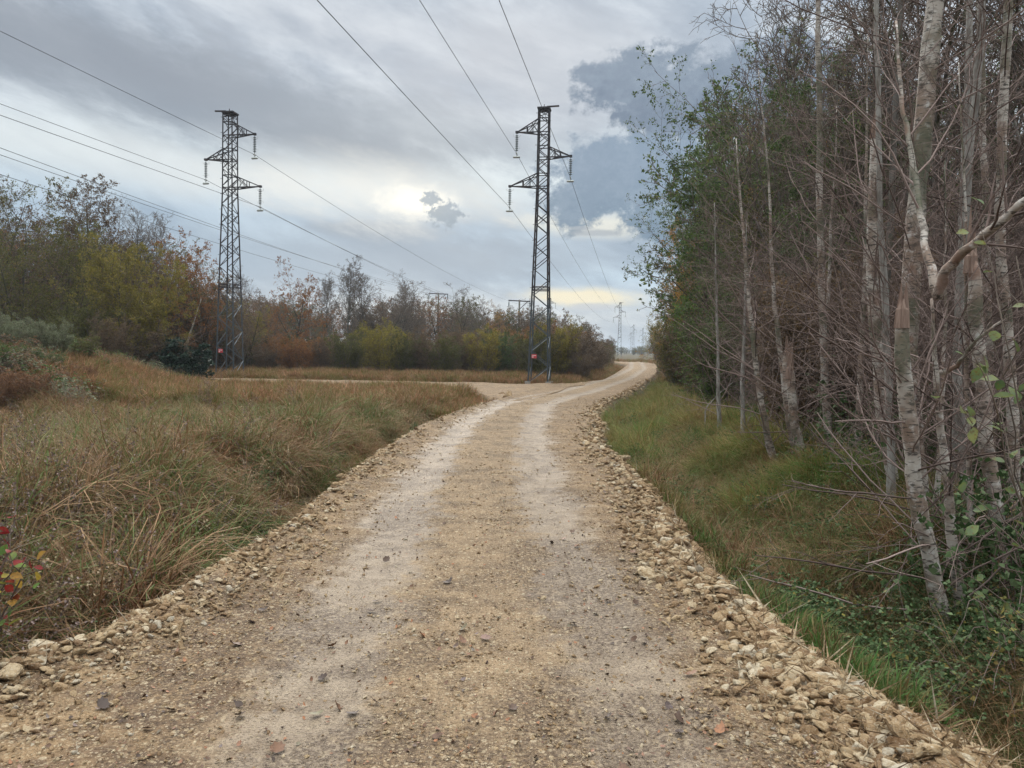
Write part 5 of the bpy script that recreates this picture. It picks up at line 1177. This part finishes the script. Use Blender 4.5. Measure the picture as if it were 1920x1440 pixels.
scatter('leaf_litter', np.stack([x, y, np.maximum(H(x, y), RZ(x, y) * (x < XR(y)) - 9 * (x >= XR(y))) + .02], 1), np.stack([rng.normal(0, .5, n), rng.normal(0, .5, n), rng.uniform(0, 6.28, n)], 1), rng.uniform(.03, .085, n), rng.integers(0, 6, n), LF, 'brown leaf litter under the near right trees')
y = ysample(2500, 2.2, 14); x = XL(y) + (XR(y) - XL(y)) * rng.random(len(y)); n = len(x)
scatter('leaf_crumbs', np.stack([x, y, RZ(x, y) + .008], 1), np.stack([rng.normal(0, .4, n), rng.normal(0, .4, n), rng.uniform(0, 6.28, n)], 1), rng.uniform(.008, .028, n), rng.integers(0, 6, n), LF, 'dark leaf crumbs and bits strewn over the road')

# ------------------------------------------------------------------ tell the filler trees and shrubs apart by what they stand beside
COLN = {'silvery_green_leaves': 'pale', 'rust_leaves': 'rusty', 'brown_leaves': 'brown', 'olive_leaves': 'olive', 'green_leaves': 'green', 'yellow_green_leaves': 'yellowish', 'orange_leaves': 'orange-tinged', 'bracken_fronds': 'rusty', 'bramble_leaves': 'dark green'}
KIND = {'woodland_tree': 'tree', 'alder_tree': 'alder', 'oak_tree': 'oak', 'birch_tree': 'birch', 'bare_tree': 'bare tree', 'willow_tree': 'willow', 'willow_shrub': 'shrub', 'twiggy_shrub': 'twiggy shrub', 'bramble_bush': 'bramble mound'}
ORD = ['nearest', 'second', 'third', 'fourth', 'fifth', 'sixth', 'seventh', 'eighth', 'ninth', 'tenth', 'eleventh', 'twelfth', 'thirteenth', 'fourteenth', 'fifteenth', 'sixteenth', 'seventeenth', 'eighteenth', 'nineteenth', 'twentieth', 'twenty-first', 'twenty-second']
LMK = {
 'trees filling the left wood': ('deep in the left wood', [(20, 'the tall sparse tree'), (135, 'the airy tall tree'), (255, 'the round yellow-green tree'), (345, 'the holly bush'), (431, 'the left pylon')]),
 'trees filling the middle woodland': ('in the middle woodland', [(548, 'the broad rust oak'), (652, 'the tallest bare tree'), (745, 'the leaning bare oak'), (822, 'the slim pole top'), (908, 'the ivy-clad oak'), (974, 'the T-shaped pole'), (1011, 'the right pylon')]),
 'shrubs packed behind the front bushes': ('in the back row', [(470, 'the left pylon foot'), (556, 'the rust bush'), (693, 'the golden bush'), (822, 'the slim pole'), (905, 'the yellow-green bush'), (1011, 'the right pylon'), (1102, 'the last grey bush')]),
 'far hazy trees closing the corridor': ('in the far hazy line', [(1160, 'the distant pylon'), (1205, 'the pale pylon'), (1235, 'the right wood tip')]),
 'bushes flanking the far corridor': ('on the corridor left flank', [(1140, 'the dark end bush')]),
 'trees flanking the far corridor': ('on the corridor right flank', [(1216, 'the yellowing tip tree')]),
 'trees tangled inside the right wood': ('inside the right wood', [(1232, 'the golden-green tree'), (1335, 'the outstanding leafy tree'), (1408, 'the leftmost thin birch'), (1490, 'the short snapped stump'), (1640, 'the tall snapped birch'), (1750, 'the thick mossy trunk'), (1830, 'the right snapped birch'), (1900, 'the pale edge trunk')]),
 'shrubs along the foot of the right wood': ('at the right wood foot', [(1232, 'the golden-green tree'), (1335, 'the outstanding leafy tree'), (1408, 'the leftmost thin birch'), (1490, 'the short snapped stump'), (1640, 'the tall snapped birch')]),
 'reddish twiggy shrubs in the near right wood': ('under the near trees', [(1408, 'the leftmost thin birch'), (1490, 'the short snapped stump'), (1640, 'the tall snapped birch'), (1750, 'the thick mossy trunk'), (1830, 'the right snapped birch')]),
 'brambles on the right wood floor': ('on the right wood floor', [(1408, 'the leftmost thin birch'), (1490, 'the short snapped stump'), (1640, 'the tall snapped birch'), (1750, 'the thick mossy trunk'), (1830, 'the right snapped birch'), (1900, 'the pale edge trunk')]),
 'weedy mounds along the left meadow margin': ('at the left meadow margin', [(20, 'the tall sparse tree'), (135, 'the airy tall tree'), (255, 'the round yellow-green tree'), (345, 'the holly bush'), (431, 'the left pylon')]),
}
from collections import defaultdict
bins = defaultdict(list)
INV = CAMROT.inverted()
for o in list(COL.objects):
    g_ = o.get('group')
    if o.parent or g_ not in LMK: continue
    q = INV @ (Vector(o.location) - Vector((0, 0, CAM_H))); px = 960 + F * q.x / -q.z
    where, marks = LMK[g_]; mx_, mn = min(marks, key=lambda m_: abs(m_[0] - px))
    kd = KIND.get(o.name.split('.')[0], 'bush'); cn = ''
    for c_ in o.children:
        for sl in c_.material_slots:
            if sl.material and sl.material.name in COLN: cn = COLN[sl.material.name]
    if o.name.startswith(('bare_tree', 'twiggy')): cn = 'slender' if o.name.startswith('bare') else 'reddish'
    elif o.name.startswith('birch'): cn = 'thin'
    bins[(g_, mn, 'left' if px < mx_ else 'right', cn, kd)].append((abs(px - mx_), o))
for (g_, mn, sd, cn, kd), L_ in bins.items():
    L_.sort(key=lambda a: a[0])
    for i, (_, o) in enumerate(L_):
        o['label'] = '%s %s %s, %s %s of %s' % (cn, kd, LMK[g_][0], ORD[min(i, 21)] if len(L_) > 1 else 'just', sd, mn)

# ------------------------------------------------------------------ air
hz = MB(); hz.box((300, 1250, 9.0), (3700, 2800, 26))
def b_haze(mt):
    mt.use_nodes = True; nt = mt.node_tree; nt.nodes.clear(); o = nt.nodes.new('ShaderNodeOutputMaterial'); v = nt.nodes.new('ShaderNodeVolumePrincipled')
    v.inputs['Color'].default_value = (0.80, 0.86, 0.93, 1); v.inputs['Density'].default_value = 0.00035; v.inputs['Anisotropy'].default_value = 0.2
    nt.links.new(v.outputs[0], o.inputs['Volume']); return mt
haze = link('haze', hz.mesh('haze', [b_haze(bpy.data.materials.new('thin_haze'))], False)); tag(haze, 'thin pale haze in the air of the cleared corridor', kind='stuff')

for nm_ in ('limestone rocks along the right road edge', 'limestone rocks along the left road edge'):
    d_ = defaultdict(list)
    for o in COL.objects:
        if o.get('group') == nm_: d_[o['label']].append(o)
    for lb_, L_ in d_.items():
        L_.sort(key=lambda o: o.location.y)
        if len(L_) > 1:
            for i, o in enumerate(L_): o['label'] = lb_.replace('limestone rock', 'rock') + ', %s in line' % (['first'] + ORD[1:])[min(i, 21)]

d_ = defaultdict(list)
for o in COL.objects:
    if o.get('group') == 'dead leaves scattered on the road': d_[o['label']].append(o)
for lb_, L_ in d_.items():
    L_.sort(key=lambda o: o.location.y)
    if len(L_) > 1:
        for i, o in enumerate(L_): o['label'] = lb_ + ', %s outward' % (['first'] + ORD[1:])[i]
